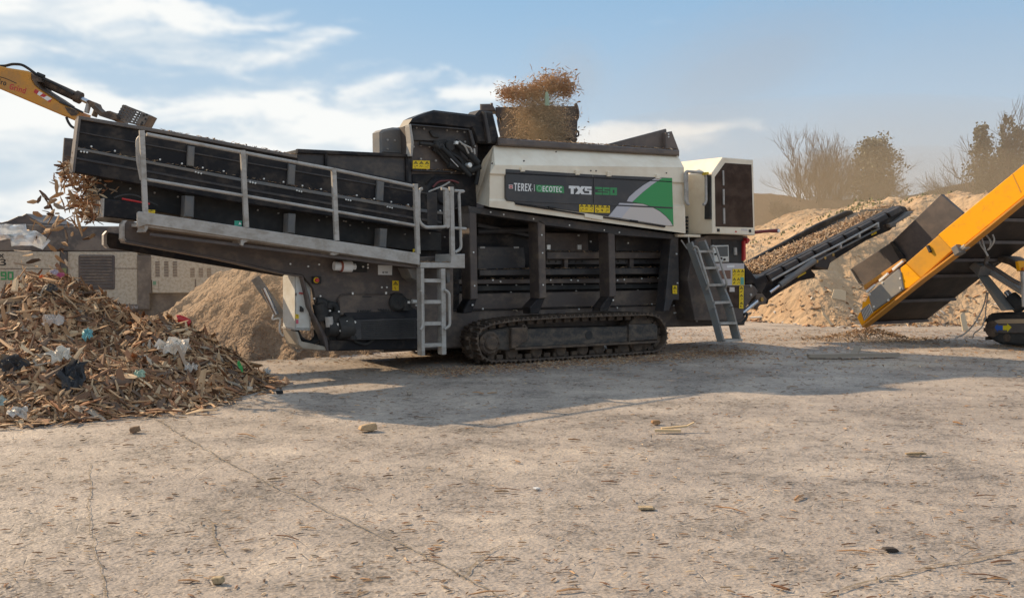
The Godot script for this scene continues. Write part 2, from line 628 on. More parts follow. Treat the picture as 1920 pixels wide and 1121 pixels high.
# ---------------------------------------------------------------- the screening machine
func build_machine() -> void:
	var m := thing("screening_machine", "black and cream tracked screening machine with long left conveyor and TXS 350 lettering", "screening machine", Vector3(0.762, 0, -15.186), 31.7)
	# ---- crawler tracks
	for side in 2:
		var z1 := 0.0 if side == 0 else -2.0
		var z0 := z1 - 0.5
		var st := S()
		prism(st, [-1.385,0.462,-0.901,0.5,-0.633,0.474,1.132,0.443,1.709,0.448,1.734,0.182,1.689,0.198,-0.844,0.206,-0.882,0.167,-1.052,0.192,-1.22,0.136,-1.385,0.224], z0 + 0.13, z1 - 0.07, 0.02)
		var tr := done(st, m, "crawler_track", M.track_frame)
		# loop along which the shoes run
		var loop := flat3([-1.403,0.519,-1.219,0.596,-0.787,0.637,0.079,0.653,0.914,0.652,1.55,0.643,1.731,0.598,1.869,0.46,1.92,0.281,1.871,0.105,1.713,0.015,0.918,0.002,0.081,0.003,-0.71,0.004,-1.22,0.016,-1.386,0.089,-1.449,0.211,-1.477,0.339,-1.458,0.449], 0.0)
		var curve := Curve3D.new()
		for q in rounded(loop, 0.12, true):
			curve.add_point(q)
		curve.add_point(curve.get_point_position(0))
		var total := curve.get_baked_length()
		var ctr := Vector3(0.15, 0.33, 0)
		var shoe := S()
		prism(shoe, [-0.076, -0.02, 0.076, -0.02, 0.076, 0.0, 0.05, 0.006, 0.042, 0.03, 0.026, 0.03, 0.018, 0.004, -0.02, 0.004, -0.028, 0.026, -0.044, 0.026, -0.052, 0.004, -0.076, 0.0], -0.5, 0.0, 0.004)
		prism(shoe, rect(-0.06, -0.085, 0.045, -0.021), -0.17, -0.12, 0.004)
		var shoe_mesh := shoe.commit()
		var count := int(total / 0.158)
		for i in count:
			var d := total * i / count
			var p := curve.sample_baked(d)
			var t := (curve.sample_baked(fmod(d + 0.05, total)) - curve.sample_baked(fmod(d + total - 0.05, total))).normalized()
			var o := MeshInstance3D.new()
			o.name = "track_shoe"
			o.mesh = shoe_mesh
			o.material_override = M.rust
			var up := Vector3(-t.y, t.x, 0)
			if up.dot(p - ctr) < 0:
				up = -up
			o.transform = Transform3D(Basis(up.cross(Vector3.BACK), up, Vector3.BACK), Vector3(p.x, p.y - 0.0, z1) - up * 0.028)
			tr.add_child(o, true)
		st = S()
		drum(st, Vector2([-1.229,0.304][0], [-1.229,0.304][1]), 0.255, z0 + 0.2, z1 - 0.16, 26)
		for k in 13:
			var a := TAU * k / 13
			var c := pts([-1.229,0.304])[0]
			bar(st, Vector3(c.x + cos(a) * 0.24, c.y + sin(a) * 0.24, z1 - 0.2), Vector3(c.x + cos(a) * 0.30, c.y + sin(a) * 0.30, z1 - 0.2), 0.05, 0.05, Vector3.BACK)
		done(st, tr, "sprocket", M.rust)
		st = S()
		var c0 := pts([-1.234,0.3])[0]
		drum(st, c0, 0.165, z1 - 0.2, z1 + 0.0, 24, 0.03)
		drum(st, c0, 0.10, z1 - 0.02, z1 + 0.035, 20, 0.02)
		for k in 10:
			drum(st, c0 + Vector2.from_angle(TAU * k / 10) * 0.13, 0.014, z1 - 0.01, z1 + 0.014, 6, 0.003)
		done(st, tr, "drive_motor", M.rust)
		st = S()
		var ci := pts([1.463,0.317])[0]
		drum(st, ci, 0.27, z0 + 0.14, z1 - 0.12, 26)
		done(st, tr, "idler_wheel", M.rust)
		for k in 7:
			st = S()
			var c := pts([-0.825,0.148,-0.418,0.142,0,0.141,0.389,0.136,0.682,0.143,1.134,0.135,1.398,0.135])[k]
			drum(st, c, 0.10, z0 + 0.1, z1 - 0.1, 18, 0.02)
			done(st, tr, "track_roller", M.rust)
		if side == 0:
			P(tr, "frame_lip", [-0.844,0.222,1.689,0.21,1.734,0.2,1.723,0.179,-0.844,0.19], -0.1, 0.005, M.rust, 0.004)
			P(tr, "guard_plate", [-0.901,0.5,-0.633,0.498,-0.633,0.319,-0.844,0.214,-0.901,0.209], -0.1, 0.0, M.rust, 0.01)
			P(tr, "idler_guard", [1.175,0.467,1.664,0.467,1.721,0.43,1.722,0.218,1.177,0.21], -0.08, -0.02, M.track_frame, 0.02)
			st = S()
			drum(st, pts([0.465,0.34])[0], 0.062, -0.12, -0.062, 18, 0.0)
			done(st, tr, "frame_hole", M.rubber)
			tb(tr, "lifting_hook", rounded(flat3([-0.633,0.368,-0.633,0.498,-0.691,0.541,-0.71,0.444], -0.04), 0.05), 0.014, M.rust)
	# ---- chassis
	P(m, "chassis_beam", [-2.622,0.694,-1.656,0.746,0.28,0.728,2.628,0.733,2.723,0.736,3.741,0.736,3.946,0.655,3.933,0.34,2.317,0.366,-1.657,0.211,-2.624,0.206], -2.0, -0.45, M.plate, 0.02)
	P(m, "chassis_seam", [-2.134,0.742,2.61,0.729,2.61,0.712,-2.134,0.728], -0.45, -0.43, M.black, 0.004)
	bolts(m, [-1.108,0.751,-0.288,0.711,1.938,0.743,2.416,0.594,1.256,0.702,0.547,0.699], -0.44, 0.013, M.bright)
	# ---- deck interior behind the columns
	P(m, "inner_wall", [-1.661,2.151,2.576,2.243,2.781,0.625,-1.666,0.705], -0.76, -0.7, M.black, 0.0)
	P(m, "lower_panel", [-2.597,0.986,-1.142,0.962,2.355,0.955,2.574,0.943,2.576,0.718,-1.629,0.743,-2.599,0.691], -0.62, -0.5, M.plate, 0.01)
	P(m, "deck_rail", [-1.182,1.301,2.248,1.31,2.248,1.207,-1.183,1.216], -0.62, -0.4, M.charcoal, 0.01)
	P(m, "upper_deck_rail", [-0.012,1.554,1.038,1.555,2.288,1.546,2.288,1.45,-0.012,1.443], -0.62, -0.46, M.plate, 0.01)
	P(m, "lower_deck_rail", [-1.77,1.169,2.415,1.146,2.416,1.067,-1.77,1.104], -0.6, -0.5, M.plate, 0.008)
	P(m, "perforated_rail", [0.028,1.438,2.339,1.435,2.339,1.363,0.028,1.366], -0.64, -0.55, M.charcoal, 0.005)
	P(m, "deck_shade_strip", [-1.77,1.079,2.416,1.055,2.417,0.982,-1.771,1.001], -0.68, -0.56, M.rubber, 0.005)  # dark strip painted in as the shade under the lower deck rail
	P(m, "inner_post", [0.326,1.457,0.394,1.457,0.394,1.311,0.326,1.311], -0.6, -0.5, M.plate, 0.005)
	P(m, "inner_post", [1.547,1.454,1.627,1.454,1.628,1.302,1.548,1.302], -0.6, -0.5, M.plate, 0.005)
	P(m, "bay_door", [-1.153,1.632,-0.381,1.628,-0.349,1.382,-0.368,1.312,-1.154,1.296], -0.6, -0.5, M.charcoal, 0.012)
	P(m, "back_panel", [0.054,1.838,0.825,1.835,0.841,1.555,0.054,1.558], -0.68, -0.6, M.plate, 0.01)
	P(m, "back_panel", [1.343,1.805,2.307,1.789,2.309,1.556,1.344,1.56], -0.68, -0.6, M.charcoal, 0.01)
	P(m, "hinge", [0.062,1.657,0.127,1.657,0.127,1.585,0.063,1.585], -0.6, -0.57, M.bright, 0.004)
	P(m, "hinge", [0.621,1.659,0.688,1.66,0.688,1.586,0.621,1.586], -0.6, -0.57, M.bright, 0.004)
	P(m, "hinge", [-1.123,1.626,-1.041,1.626,-1.041,1.6,-1.123,1.6], -0.5, -0.485, M.galv, 0.003)
	P(m, "hinge", [-0.561,1.627,-0.476,1.628,-0.476,1.602,-0.561,1.601], -0.5, -0.485, M.galv, 0.003)
	bolts(m, [-0.917,1.152,-0.788,1.129,-0.223,1.121,0.069,1.139,0.436,1.134,0.56,1.124,1.299,1.118,1.43,1.128,1.771,1.14,2.105,1.143,0.572,1.796,0.895,1.509,0.796,1.707,1.501,1.688], -0.49, 0.014, M.bright)
	bolts(m, [-1.46,1.08,-0.968,1.079,-0.484,1.074,0.15,1.07,0.313,1.068,0.728,1.066,1.011,1.066,1.505,1.068,1.744,0.958,1.984,1.066,-0.184,0.978,-0.575,0.972,0.575,0.968], -0.55, 0.012, M.galv)
	bolts(m, [0.086,1.411,0.207,1.41,0.325,1.41,0.445,1.409,0.567,1.409,0.684,1.408,1.36,1.41,1.506,1.41,1.786,1.404,1.916,1.403,2.053,1.403], -0.55, 0.016, M.rubber)  # dark studs standing for the shaded holes in the perforated rail
	# cross braces and shafts deep inside the first bay
	tb(m, "cross_shaft", flat3([-1.096,1.838,-0.147,1.881], -0.62), 0.05, M.charcoal)
	tb(m, "spring_hanger", flat3([-0.212,1.38,-0.119,1.347], -0.55), 0.045, M.plate)
	P(m, "cross_brace", [-1.108,1.966,-0.08,1.792,-0.08,1.737,-1.108,1.902], -0.66, -0.58, M.charcoal, 0.01)
	# ---- side frame: top beam and columns
	P(m, "frame_beam", [-1.564,2.171,-0.413,2.053,2.028,1.826,2.029,1.745,0.925,1.8,0.785,1.826,-0.31,1.926,-0.438,1.963,-0.515,1.972,-1.423,2.067,-1.541,2.069], -0.3, -0.05, M.charcoal, 0.008)
	var cols := [[-1.541,2.089,-1.427,2.079,-1.408,0.907,-1.52,0.905], [-0.438,2.016,-0.315,1.954,-0.288,0.899,-0.406,0.893], [0.799,1.837,0.919,1.816,0.946,0.894,0.829,0.888]]
	var feet := [[-1.52,0.909,-1.408,0.911,-1.484,0.727,-1.619,0.718,-1.61,0.775], [-0.406,0.897,-0.288,0.903,-0.396,0.682,-0.534,0.677,-0.552,0.768], [0.829,0.892,0.946,0.899,0.824,0.681,0.68,0.677,0.685,0.735]]
	for k in 3:
		var c := P(m, "column", cols[k], -0.30, -0.05, M.plate, 0.01)
		P(c, "column_foot", feet[k], -0.28, -0.08, M.black, 0.01)
	P(m, "column", [2.022,1.826,2.161,1.811,2.188,0.811,2.067,0.814,1.984,0.648,1.882,0.647,1.916,0.818], -0.3, -0.08, M.charcoal, 0.01)
	bolts(m, [-1.481,1.544,-1.465,1.09,-0.374,1.788,-0.361,1.536,-0.35,1.085,-1.212,2.092,-1.003,2.063,-0.515,2.013,0.099,1.932,0.716,1.869,0.995,1.839,2.097,1.522,2.119,1.075,-1.496,0.83,0.888,0.841], -0.05, 0.013, M.bright)
	# ---- cream cover over the deck
	var st := S()
	var lx := pts3([-1.045,3.021,-0.25,-1.228,2.722,0.1,-1.306,2.607,0.1,-1.296,2.583,0.07,-1.294,2.271,0.07,-1.317,2.239,0.1,-1.317,2.157,0.1])
	var rx := pts3([2.276,3.048,-0.25,2.105,2.83,0.1,2.107,2.605,0.1,2.127,2.578,0.07,2.149,2.271,0.07,2.13,2.235,0.1,2.146,1.833,0.1])
	for i in lx.size() - 1:
		quad(st, lx[i], rx[i], rx[i + 1], lx[i + 1], Vector3(0, 0.2, 1))
	fan3(st, pts3([-1.045,3.021,-0.25,-1.228,2.722,0.1,-1.306,2.607,0.1,-1.297,2.418,0.07,-1.317,2.157,0.1,-1.215,2.235,-0.45,-1.227,2.493,-0.45,-1.173,2.821,-0.32]), Vector3(-1, 0, 0.3))
	fan3(st, pts3([2.276,3.048,-0.25,2.105,2.83,0.1,2.107,2.605,0.1,2.149,2.271,0.07,2.146,1.833,0.1,2.667,1.848,-0.5,2.489,3.077,-0.5]), Vector3(1, 0, 0))
	fan3(st, pts3([-1.317,2.157,0.1,2.146,1.833,0.1,2.58,1.845,-0.4,-1.023,2.182,-0.4]), Vector3.DOWN)
	var cover := done(st, m, "cover", M.beige)
	P(cover, "door", [-1.061,2.674,0.4,2.655,0.402,2.092,-0.901,2.216,-0.901,2.199,-0.927,2.231,-1.043,2.245,-1.061,2.282], 0.06, 0.112, M.slate_door, 0.006)
	P(cover, "door", [0.409,2.655,1.864,2.661,1.899,1.939,1.727,1.949,0.411,2.09], 0.06, 0.112, M.slate_door, 0.006)
	P(cover, "door_ridge", [-1.065,2.628,1.856,2.611,1.857,2.595,-1.065,2.61], 0.11, 0.118, M.black, 0.003)
	P(cover, "door_ridge", [-1.049,2.267,1.872,2.224,1.872,2.2,-1.049,2.241], 0.11, 0.12, M.slate_door, 0.004)
	P(cover, "door_sill", [-0.908,2.216,0.24,2.095,0.24,2.073,-0.908,2.196], 0.09, 0.13, M.black, 0.004)
	P(cover, "door_sill", [0.581,2.06,1.734,1.942,1.725,1.918,0.581,2.04], 0.09, 0.13, M.black, 0.004)
	P(cover, "door_sill_plate", [0.24,2.095,0.57,2.06,0.57,2.002,0.257,2.043], 0.09, 0.125, M.beige, 0.004)
	for q in [[-0.373,2.186,-0.251,2.175,-0.245,2.153,-0.373,2.159], [1.065,2.022,1.191,2.012,1.197,1.991,1.065,1.998]]:
		P(cover, "door_handle", q, 0.11, 0.15, M.rubber, 0.006)
	for q in [[-0.828,2.711,-0.766,2.714,-0.766,2.648,-0.828,2.645], [0.085,2.705,0.152,2.707,0.152,2.639,0.086,2.637], [0.64,2.704,0.709,2.707,0.71,2.637,0.64,2.635], [1.544,2.702,1.617,2.705,1.618,2.638,1.544,2.636]]:
		P(cover, "door_hinge", q, 0.10, 0.14, M.beige, 0.006)
	# graphics
	P(cover, "green_sweep", [1.67,2.653,1.86,2.66,1.894,1.939,1.841,2.011,1.752,2.087,1.628,2.163,1.474,2.225,1.306,2.263,1.111,2.282,1.29,2.417,1.472,2.541], 0.11, 0.1155, M.green, 0.0)
	P(cover, "grey_sweep", [1.547,2.649,1.667,2.653,1.472,2.543,1.29,2.422,1.105,2.282,1.007,2.289,1.051,2.356,1.17,2.444,1.32,2.538], 0.11, 0.1165, M.palegrey, 0.0)
	P(cover, "grey_stripe", [0.875,2.262,1.129,2.259,0.905,2.043,0.672,2.062], 0.11, 0.1175, M.palegrey, 0.0)
	P(cover, "pale_sweep", [1.129,2.261,1.306,2.256,1.474,2.215,1.622,2.156,1.746,2.079,1.834,2.006,1.879,1.944,1.738,1.949,0.905,2.041], 0.11, 0.1165, M.pink, 0.0)
	var z := 0.113
	var a := pts([-0.934,2.462,-0.649,2.465,-0.645,2.41,-0.931,2.406])
	words(cover, "lettering", "TEREX", "Droid Sans", Vector3((a[0].x + a[1].x) / 2, (a[0].y + a[2].y) / 2, z), Vector2(a[1].x - a[0].x, 0.105), M.white, -0.008)
	P(cover, "lettering_dot", [-0.645,2.42,-0.633,2.421,-0.633,2.41,-0.645,2.41], 0.11, 0.116, M.white, 0.0)
	P(cover, "lettering_bar", [-0.608,2.478,-0.602,2.478,-0.599,2.386,-0.606,2.385], 0.11, 0.116, M.white, 0.0)
	var e := P(cover, "emblem", [-1.016,2.463,-0.952,2.463,-0.952,2.41,-1.016,2.411], 0.11, 0.116, M.white, 0.0)
	P(e, "emblem_bar", [-1.009,2.457,-0.96,2.457,-0.96,2.445,-1.009,2.445], 0.116, 0.118, M.red, 0.0)
	P(e, "emblem_bar", [-1.009,2.429,-0.96,2.429,-0.96,2.415,-1.009,2.416], 0.116, 0.118, M.red, 0.0)
	P(e, "emblem_bar", [-1.009,2.442,-0.992,2.442,-0.992,2.432,-1.009,2.432], 0.116, 0.118, M.red, 0.0)
	P(e, "emblem_bar", [-0.978,2.442,-0.96,2.442,-0.96,2.432,-0.978,2.432], 0.116, 0.118, M.red, 0.0)
	var g := P(cover, "logo_panel", [-0.581,2.476,-0.142,2.478,-0.11,2.463,-0.106,2.374,-0.55,2.378,-0.581,2.4], 0.11, 0.116, M.green2, 0.0)
	a = pts([-0.469,2.444,-0.142,2.447,-0.142,2.405,-0.469,2.403])
	words(g, "lettering", "ECOTEC", "Droid Sans", Vector3((a[0].x + a[1].x) / 2, (a[0].y + a[2].y) / 2, 0.116), Vector2(a[1].x - a[0].x, 0.078), M.white, -0.008)
	st = S()
	var rc := pts([-0.523,2.428])[0]
	var ring := []
	for k in 20:
		ring.append(Vector3(rc.x + cos(TAU * k / 20) * 0.036, rc.y + sin(TAU * k / 20) * 0.036, 0.116))
	tube(st, ring, 0.007, 6, -1.0, true)
	done(st, g, "logo_ring", mat(col(0.25, 0.50, 0.30), 0.5))
	a = pts([-0.025,2.482,0.37,2.489,0.37,2.376,-0.024,2.368])
	var hh := a[0].y - a[3].y
	var ww := a[1].x - a[0].x
	st = S()
	blocks(st, ["#######", "#######", "..###..", "..###..", "..###..", "..###.."], a[0].x, a[0].y, ww * 0.30, hh, 0.1155)
	var xx := a[0].x + ww * 0.36
	for s in [[0.0, 0.0, 0.28, 1.0], [0.28, 0.0, 0.0, 1.0]]:
		var p0 := Vector2(xx + ww * s[0], a[0].y)
		var p1 := Vector2(xx + ww * s[2], a[0].y - hh)
		var hw := 0.034
		prism(st, [p0.x - hw, p0.y, p0.x + hw, p0.y, p1.x + hw, p1.y, p1.x - hw, p1.y], 0.11, 0.1155 + s[0] * 0.002, 0.0)
	blocks(st, ["######", "######", "##....", "######", "....##", "....##", "######"], a[0].x + ww * 0.70, a[0].y, ww * 0.30, hh, 0.1155)
	done(st, cover, "lettering", M.white)
	a = pts([0.434,2.48,0.825,2.482,0.826,2.374,0.435,2.371])
	hh = a[0].y - a[3].y
	ww = a[1].x - a[0].x
	st = S()
	blocks(st, ["########", "########", "........", "...#####", "........", "########", "########"], a[0].x, a[0].y, ww * 0.315, hh, 0.1155)
	blocks(st, ["########", "########", "##......", "########", "......##", "########", "########"], a[0].x + ww * 0.342, a[0].y, ww * 0.315, hh, 0.1155)
	blocks(st, ["########", "########", "###..###", "###..###", "###..###", "########", "########"], a[0].x + ww * 0.684, a[0].y, ww * 0.315, hh, 0.1155)
	done(st, cover, "lettering", M.green2)
	decal(cover, "warning_label", [0.157,2.244,0.412,2.242,0.412,2.116,0.155,2.117], 0.1165, M.lab22)
	decal(cover, "warning_label", [0.433,2.238,0.695,2.238,0.698,2.113,0.433,2.112], 0.1165, M.lab23)
	bolts(cover, [-1.271,2.742,0.365,2.709,0.458,2.71,1.76,2.732,-0.232,2.949,-0.765,2.797,0.382,2.034,0.481,2.032], 0.1, 0.012, M.old_grey)
	# ---- hopper
	st = S()
	prism(st, [-1.019,3.124,0.85,3.12,2.241,3.122,2.242,3.038,2.223,3.032,-1.014,3.023], -0.3, -0.15, 0.02)
	prism(st, [-1.019,3.124,0.85,3.12,2.241,3.122,2.242,3.038,2.223,3.032,-1.014,3.023], -2.4, -2.25, 0.02)
	done(st, m, "hopper_rim", M.hopper)
	st = S()
	var hx := pts([-0.929,3.041,2.351,3.055])
	quad(st, Vector3(hx[1].x - 0.1, hx[1].y, -0.3), Vector3(hx[1].x - 0.1, hx[1].y, -2.25), Vector3(hx[1].x - 0.1, hx[1].y - 0.9, -2.25), Vector3(hx[1].x - 0.1, hx[1].y - 0.9, -0.3), Vector3.LEFT)
	quad(st, Vector3(hx[0].x, hx[0].y, -0.3), Vector3(hx[1].x, hx[1].y, -0.3), Vector3(hx[1].x, hx[1].y - 1.0, -0.8), Vector3(hx[0].x, hx[0].y - 1.0, -0.8), Vector3.FORWARD)
	quad(st, Vector3(hx[0].x, hx[0].y, -2.25), Vector3(hx[1].x, hx[1].y, -2.25), Vector3(hx[1].x, hx[1].y - 1.0, -1.8), Vector3(hx[0].x, hx[0].y - 1.0, -1.8), Vector3.BACK)
	quad(st, Vector3(hx[0].x, hx[0].y - 0.9, -0.8), Vector3(hx[1].x, hx[1].y - 0.9, -0.8), Vector3(hx[1].x, hx[1].y - 0.9, -1.8), Vector3(hx[0].x, hx[0].y - 0.9, -1.8), Vector3.UP)
	done(st, m, "hopper_wall", M.hopper)
	P(m, "hopper_flap", [0.933,3.144,2.089,3.45,2.102,3.426,2.098,3.137], -0.36, -0.3, M.hopper, 0.01)
	P(m, "hopper_flap", [2.012,3.379,2.127,3.406,2.271,3.128,2.008,3.124], -0.34, -0.2, M.hopper, 0.015)
	bolts(m, [2.047,3.352,2.048,3.313], -0.2, 0.013, M.bright)
	# chips lying along the rim
	# ---- feed hood
	st = S()
	prism(st, [-2.367,3.213,-2.304,3.31,-2.22,3.353,-1.986,3.443,-1.35,3.422,-1.278,3.494,-1.074,3.489,-0.946,3.046,-1.329,3.035,-1.418,3.224,-1.463,3.212,-1.986,3.237,-2.346,3.227], -0.5, -0.2, 0.03)
	var hood := done(st, m, "feed_hood", M.black)
	P(m, "hood_sun_block", [-1.474,3.407,-0.924,3.444,-0.783,3.081,-1.157,2.454,-1.477,2.443], -1.6, -0.5, M.black, 0.01)  # hidden block added to stop sun leaking into the machine's shadow
	P(hood, "hood_lip", [-2.36,3.228,-1.474,3.215,-1.469,3.196,-2.36,3.209], -0.22, -0.16, M.charcoal, 0.006)
	P(hood, "hood_edge", [-2.381,3.219,-2.352,3.228,-2.311,2.981,-2.337,2.802,-2.362,2.81,-2.353,2.978], -0.3, -0.16, M.galv, 0.006)
	P(hood, "hood_rib", [-1.491,3.205,-1.442,3.198,-1.38,2.999,-1.429,2.987], -0.22, -0.15, M.charcoal, 0.01)
	P(hood, "hood_rib", [-1.267,3.47,-1.222,3.467,-1.132,3.042,-1.188,3.039], -0.2, -0.14, M.charcoal, 0.01)
	P(m, "hood_side", [-2.301,3.236,-1.361,3.227,-1.26,3.009,-1.295,2.439,-1.719,2.348,-2.279,2.407], -0.7, -0.3, M.plate, 0.01)
	P(m, "hood_band", [-2.29,3.234,-1.401,3.222,-1.367,3.01,-1.777,2.979,-1.951,3.031,-2.281,3.024], -0.3, -0.26, M.charcoal, 0.01)
	P(m, "hood_sun_block_lower", [-1.948,2.938,-1.042,3.044,-1.066,2.467,-1.95,2.439], -1.75, -0.7, M.black, 0.01)  # unseen filler, added to close another sunlit gap in the cast shadow
	P(m, "hood_flange", [-2.287,2.639,-1.295,2.652,-1.295,2.628,-2.287,2.618], -0.32, -0.24, M.charcoal, 0.006)
	P(m, "hood_lower", [-2.278,2.586,-1.306,2.623,-1.284,2.164,-1.42,2.18,-1.731,2.134,-2.278,2.406], -0.4, -0.29, M.black, 0.01)
	bolts(m, [-2.227,3.195,-2.115,3.19,-1.77,3.188,-1.612,3.184,-1.501,3.181,-1.49,3.05,-1.755,3.024,-2.164,2.966,-2.036,2.96,-2.27,2.942,-2.165,2.787,-1.94,2.774,-1.668,2.91,-1.702,2.625,-1.514,2.623,-1.357,2.62,-1.334,3,-1.897,2.971,-1.951,2.978,-1.095,3.278], -0.26, 0.015, M.galv)
	decal(m, "warning_label", [-2.29,2.761,-2.04,2.767,-2.041,2.657,-2.295,2.652], -0.24, M.lab22)
	# rams and hoses on the hood side
	var hy := S()
	tube(hy, flat3([-1.987,3,-1.641,2.692], -0.2), 0.04)
	tube(hy, flat3([-1.695,3.033,-1.341,2.761], -0.16), 0.045)
	tube(hy, flat3([-1.783,2.723,-1.43,2.661,-1.296,2.724], -0.2), 0.05)
	tube(hy, rounded(flat3([-1.912,2.945,-1.695,2.765,-1.475,2.582], -0.14), 0.1), 0.03)
	tube(hy, rounded(flat3([-2.2,2.988,-1.987,2.981,-1.902,2.871,-1.772,2.744], -0.22), 0.1), 0.025)
	tube(hy, rounded(flat3([-1.815,3.009,-1.772,2.878,-1.596,2.809,-1.553,2.657], -0.18), 0.1), 0.022)
	tube(hy, rounded(flat3([-1.463,2.835,-1.351,2.821,-1.307,2.667,-1.352,2.471], -0.2), 0.1), 0.03)
	prism(hy, [-1.987,3.023,-1.815,3.066,-1.64,3.019,-1.552,2.85,-1.419,2.759,-1.464,2.641,-1.641,2.653,-1.837,2.817,-1.988,2.905], -0.27, -0.22, 0.01)
	prism(hy, [-2.03,3.168,-1.987,3.113,-1.901,3.099,-1.901,3.08,-1.998,3.084,-2.047,3.148], -0.27, -0.22, 0.004)
	drum(hy, pts([-1.76,2.974])[0], 0.07, -0.26, -0.16, 16)
	drum(hy, pts([-1.901,2.947])[0], 0.05, -0.26, -0.15, 14)
	var hb := done(hy, m, "hood_mechanism", M.rubber)
	tb(hb, "ram_rod", flat3([-1.783,2.799,-1.663,2.695], -0.14), 0.012, M.chrome)
	for q in [[-1.667,3.032,-1.58,2.979,-1.525,2.876], [-1.635,3.005,-1.491,2.955,-1.469,2.898], [-1.436,2.948,-1.429,2.871]]:
		tb(hb, "hose", rounded(flat3(q, -0.1), 0.12), 0.013, M.galv)
	P(hb, "valve_block", [-1.717,3.036,-1.673,3.033,-1.68,2.99,-1.723,2.994], -0.16, -0.1, M.bright, 0.005)
	st = S()
	drum(st, pts([-1.496,2.723])[0], 0.035, -0.2, -0.1, 14)
	done(st, hb, "pivot_pin", M.bright)
	st = S()
	drum(st, pts([-1.877,2.302])[0], 0.26, -0.32, -0.18, 28, 0.03)
	drum(st, pts([-1.877,2.302])[0], 0.12, -0.2, -0.14, 20, 0.02)
	done(st, m, "drive_pulley", M.black)
	tb(m, "guide_rod", flat3([-2.148,2.279,-2.122,2.349,-1.924,2.423,-1.814,2.484], -0.1), 0.012, M.galv)
	tb(m, "red_hose", rounded(flat3([-2.032,2.41,-1.946,2.493,-1.729,2.512,-1.641,2.48], -0.17), 0.1), 0.014, mat(col(0.14, 0.03, 0.03), 0.5))
	# far wall of the feed hood, showing to its left
	P(m, "far_hood_wall", [-2.598,3.154,-2.552,3.19,-2.404,3.226,-2.127,3.23,-2.129,2.853,-2.595,2.86], -0.85, -0.6, M.slate, 0.03)
	bolts(m, [-2.489,3.05,-2.384,3.048,-2.49,2.928], -0.6, 0.015, M.galv)
	# feeder side panel
	P(m, "feeder_side", [-3.87,2.829,-2.286,2.838,-2.275,2.407,-3.871,2.658], -1.7, -0.3, M.charcoal, 0.01)
	P(m, "feeder_lip", [-3.877,2.834,-2.295,2.843,-2.296,2.798,-3.878,2.777], -0.34, -0.26, M.black, 0.01)
	P(m, "feeder_rib", [-3.517,2.789,-3.484,2.789,-3.485,2.638,-3.518,2.64], -0.3, -0.26, M.black, 0.008)
	P(m, "feeder_rib", [-2.382,2.798,-2.346,2.799,-2.341,2.442,-2.377,2.444], -0.3, -0.26, M.black, 0.008)
	P(m, "feeder_flange", [-3.882,2.659,-3.383,2.623,-2.294,2.465,-2.294,2.439,-3.383,2.596,-3.883,2.634], -0.34, -0.24, M.black, 0.008)
	# ---- long left conveyor
	st = S()
	var up := [-6.453,3.033,-3.915,2.727,-3.887,2.675,-1.883,2.41,-1.884,1.924,-2.267,2.059,-4.696,2.409,-6.515,2.651]
	prism(st, up, -0.26, -0.2, 0.01)
	var conv := done(st, m, "conveyor", M.black)
	P(conv, "far_wall", [-6.416,2.932,-6.172,2.92,-3.442,2.581,-3.444,2.364,-6.446,2.583], -1.46, -1.4, M.plate, 0.01)
	P(conv, "far_wall", [-6.23,3.15,-3.44,2.798,-3.442,2.509,-6.295,2.913], -1.46, -1.4, M.black, 0.01)
	P(conv, "top_lip", [-6.462,3.06,-5.571,2.96,-3.922,2.745,-3.922,2.705,-5.571,2.917,-6.462,3.018], -0.3, -0.16, M.steel, 0.006)
	P(conv, "wall_rib", [-6.463,2.889,-4.696,2.651,-1.888,2.309,-1.888,2.288,-4.696,2.632,-6.463,2.872], -0.21, -0.185, M.charcoal, 0.004)
	P(conv, "skirt", [-6.498,2.697,-4.726,2.434,-2.277,2.112,-1.921,2.077,-1.937,1.807,-2.278,1.846,-4.73,2.141,-6.535,2.425], -0.2, -0.1, M.black, 0.012)
	P(conv, "skirt_step", [-6.508,2.595,-4.734,2.331,-2.288,1.999,-1.94,1.956,-1.94,1.92,-2.288,1.964,-4.734,2.299,-6.509,2.566], -0.12, -0.085, M.charcoal, 0.006)
	P(conv, "skirt_top", [-6.499,2.702,-4.729,2.439,-2.282,2.119,-1.926,2.084,-1.926,2.048,-2.283,2.077,-4.73,2.401,-6.5,2.672], -0.2, -0.085, M.slate, 0.004)
	P(conv, "end_edge", [-6.477,3.031,-6.45,3.027,-6.526,2.419,-6.553,2.424], -0.3, -0.08, M.steel, 0.004)
	for q in [[-5.263,2.79,-5.183,2.782,-5.198,2.545,-5.278,2.554], [-4.035,2.634,-3.946,2.618,-3.962,2.363,-4.051,2.379], [-2.844,2.468,-2.746,2.451,-2.763,2.197,-2.86,2.215], [-4.6,2.723,-4.548,2.713,-4.564,2.445,-4.622,2.455]]:
		P(conv, "wall_bracket", q, -0.2, -0.15, M.slate, 0.01)
	for q in [[-5.311,2.208,-5.203,2.201,-5.216,1.947,-5.325,1.959], [-4.054,2.024,-3.96,2.019,-3.974,1.771,-4.069,1.779], [-2.82,1.856,-2.719,1.848,-2.736,1.598,-2.833,1.607]]:
		P(conv, "support_bracket", q, -0.3, -0.12, M.slate, 0.012)
	bolts(conv, [-6.349,2.717,-6.099,2.68,-5.604,2.607,-5.356,2.571,-5.115,2.534,-4.868,2.504,-6.458,2.655,-6.426,2.653,-6.395,2.649,-5.199,2.481,-5.167,2.472,-5.135,2.465,-4.55,2.39,-4.517,2.383,-4.483,2.376], -0.085, 0.011, M.bright)
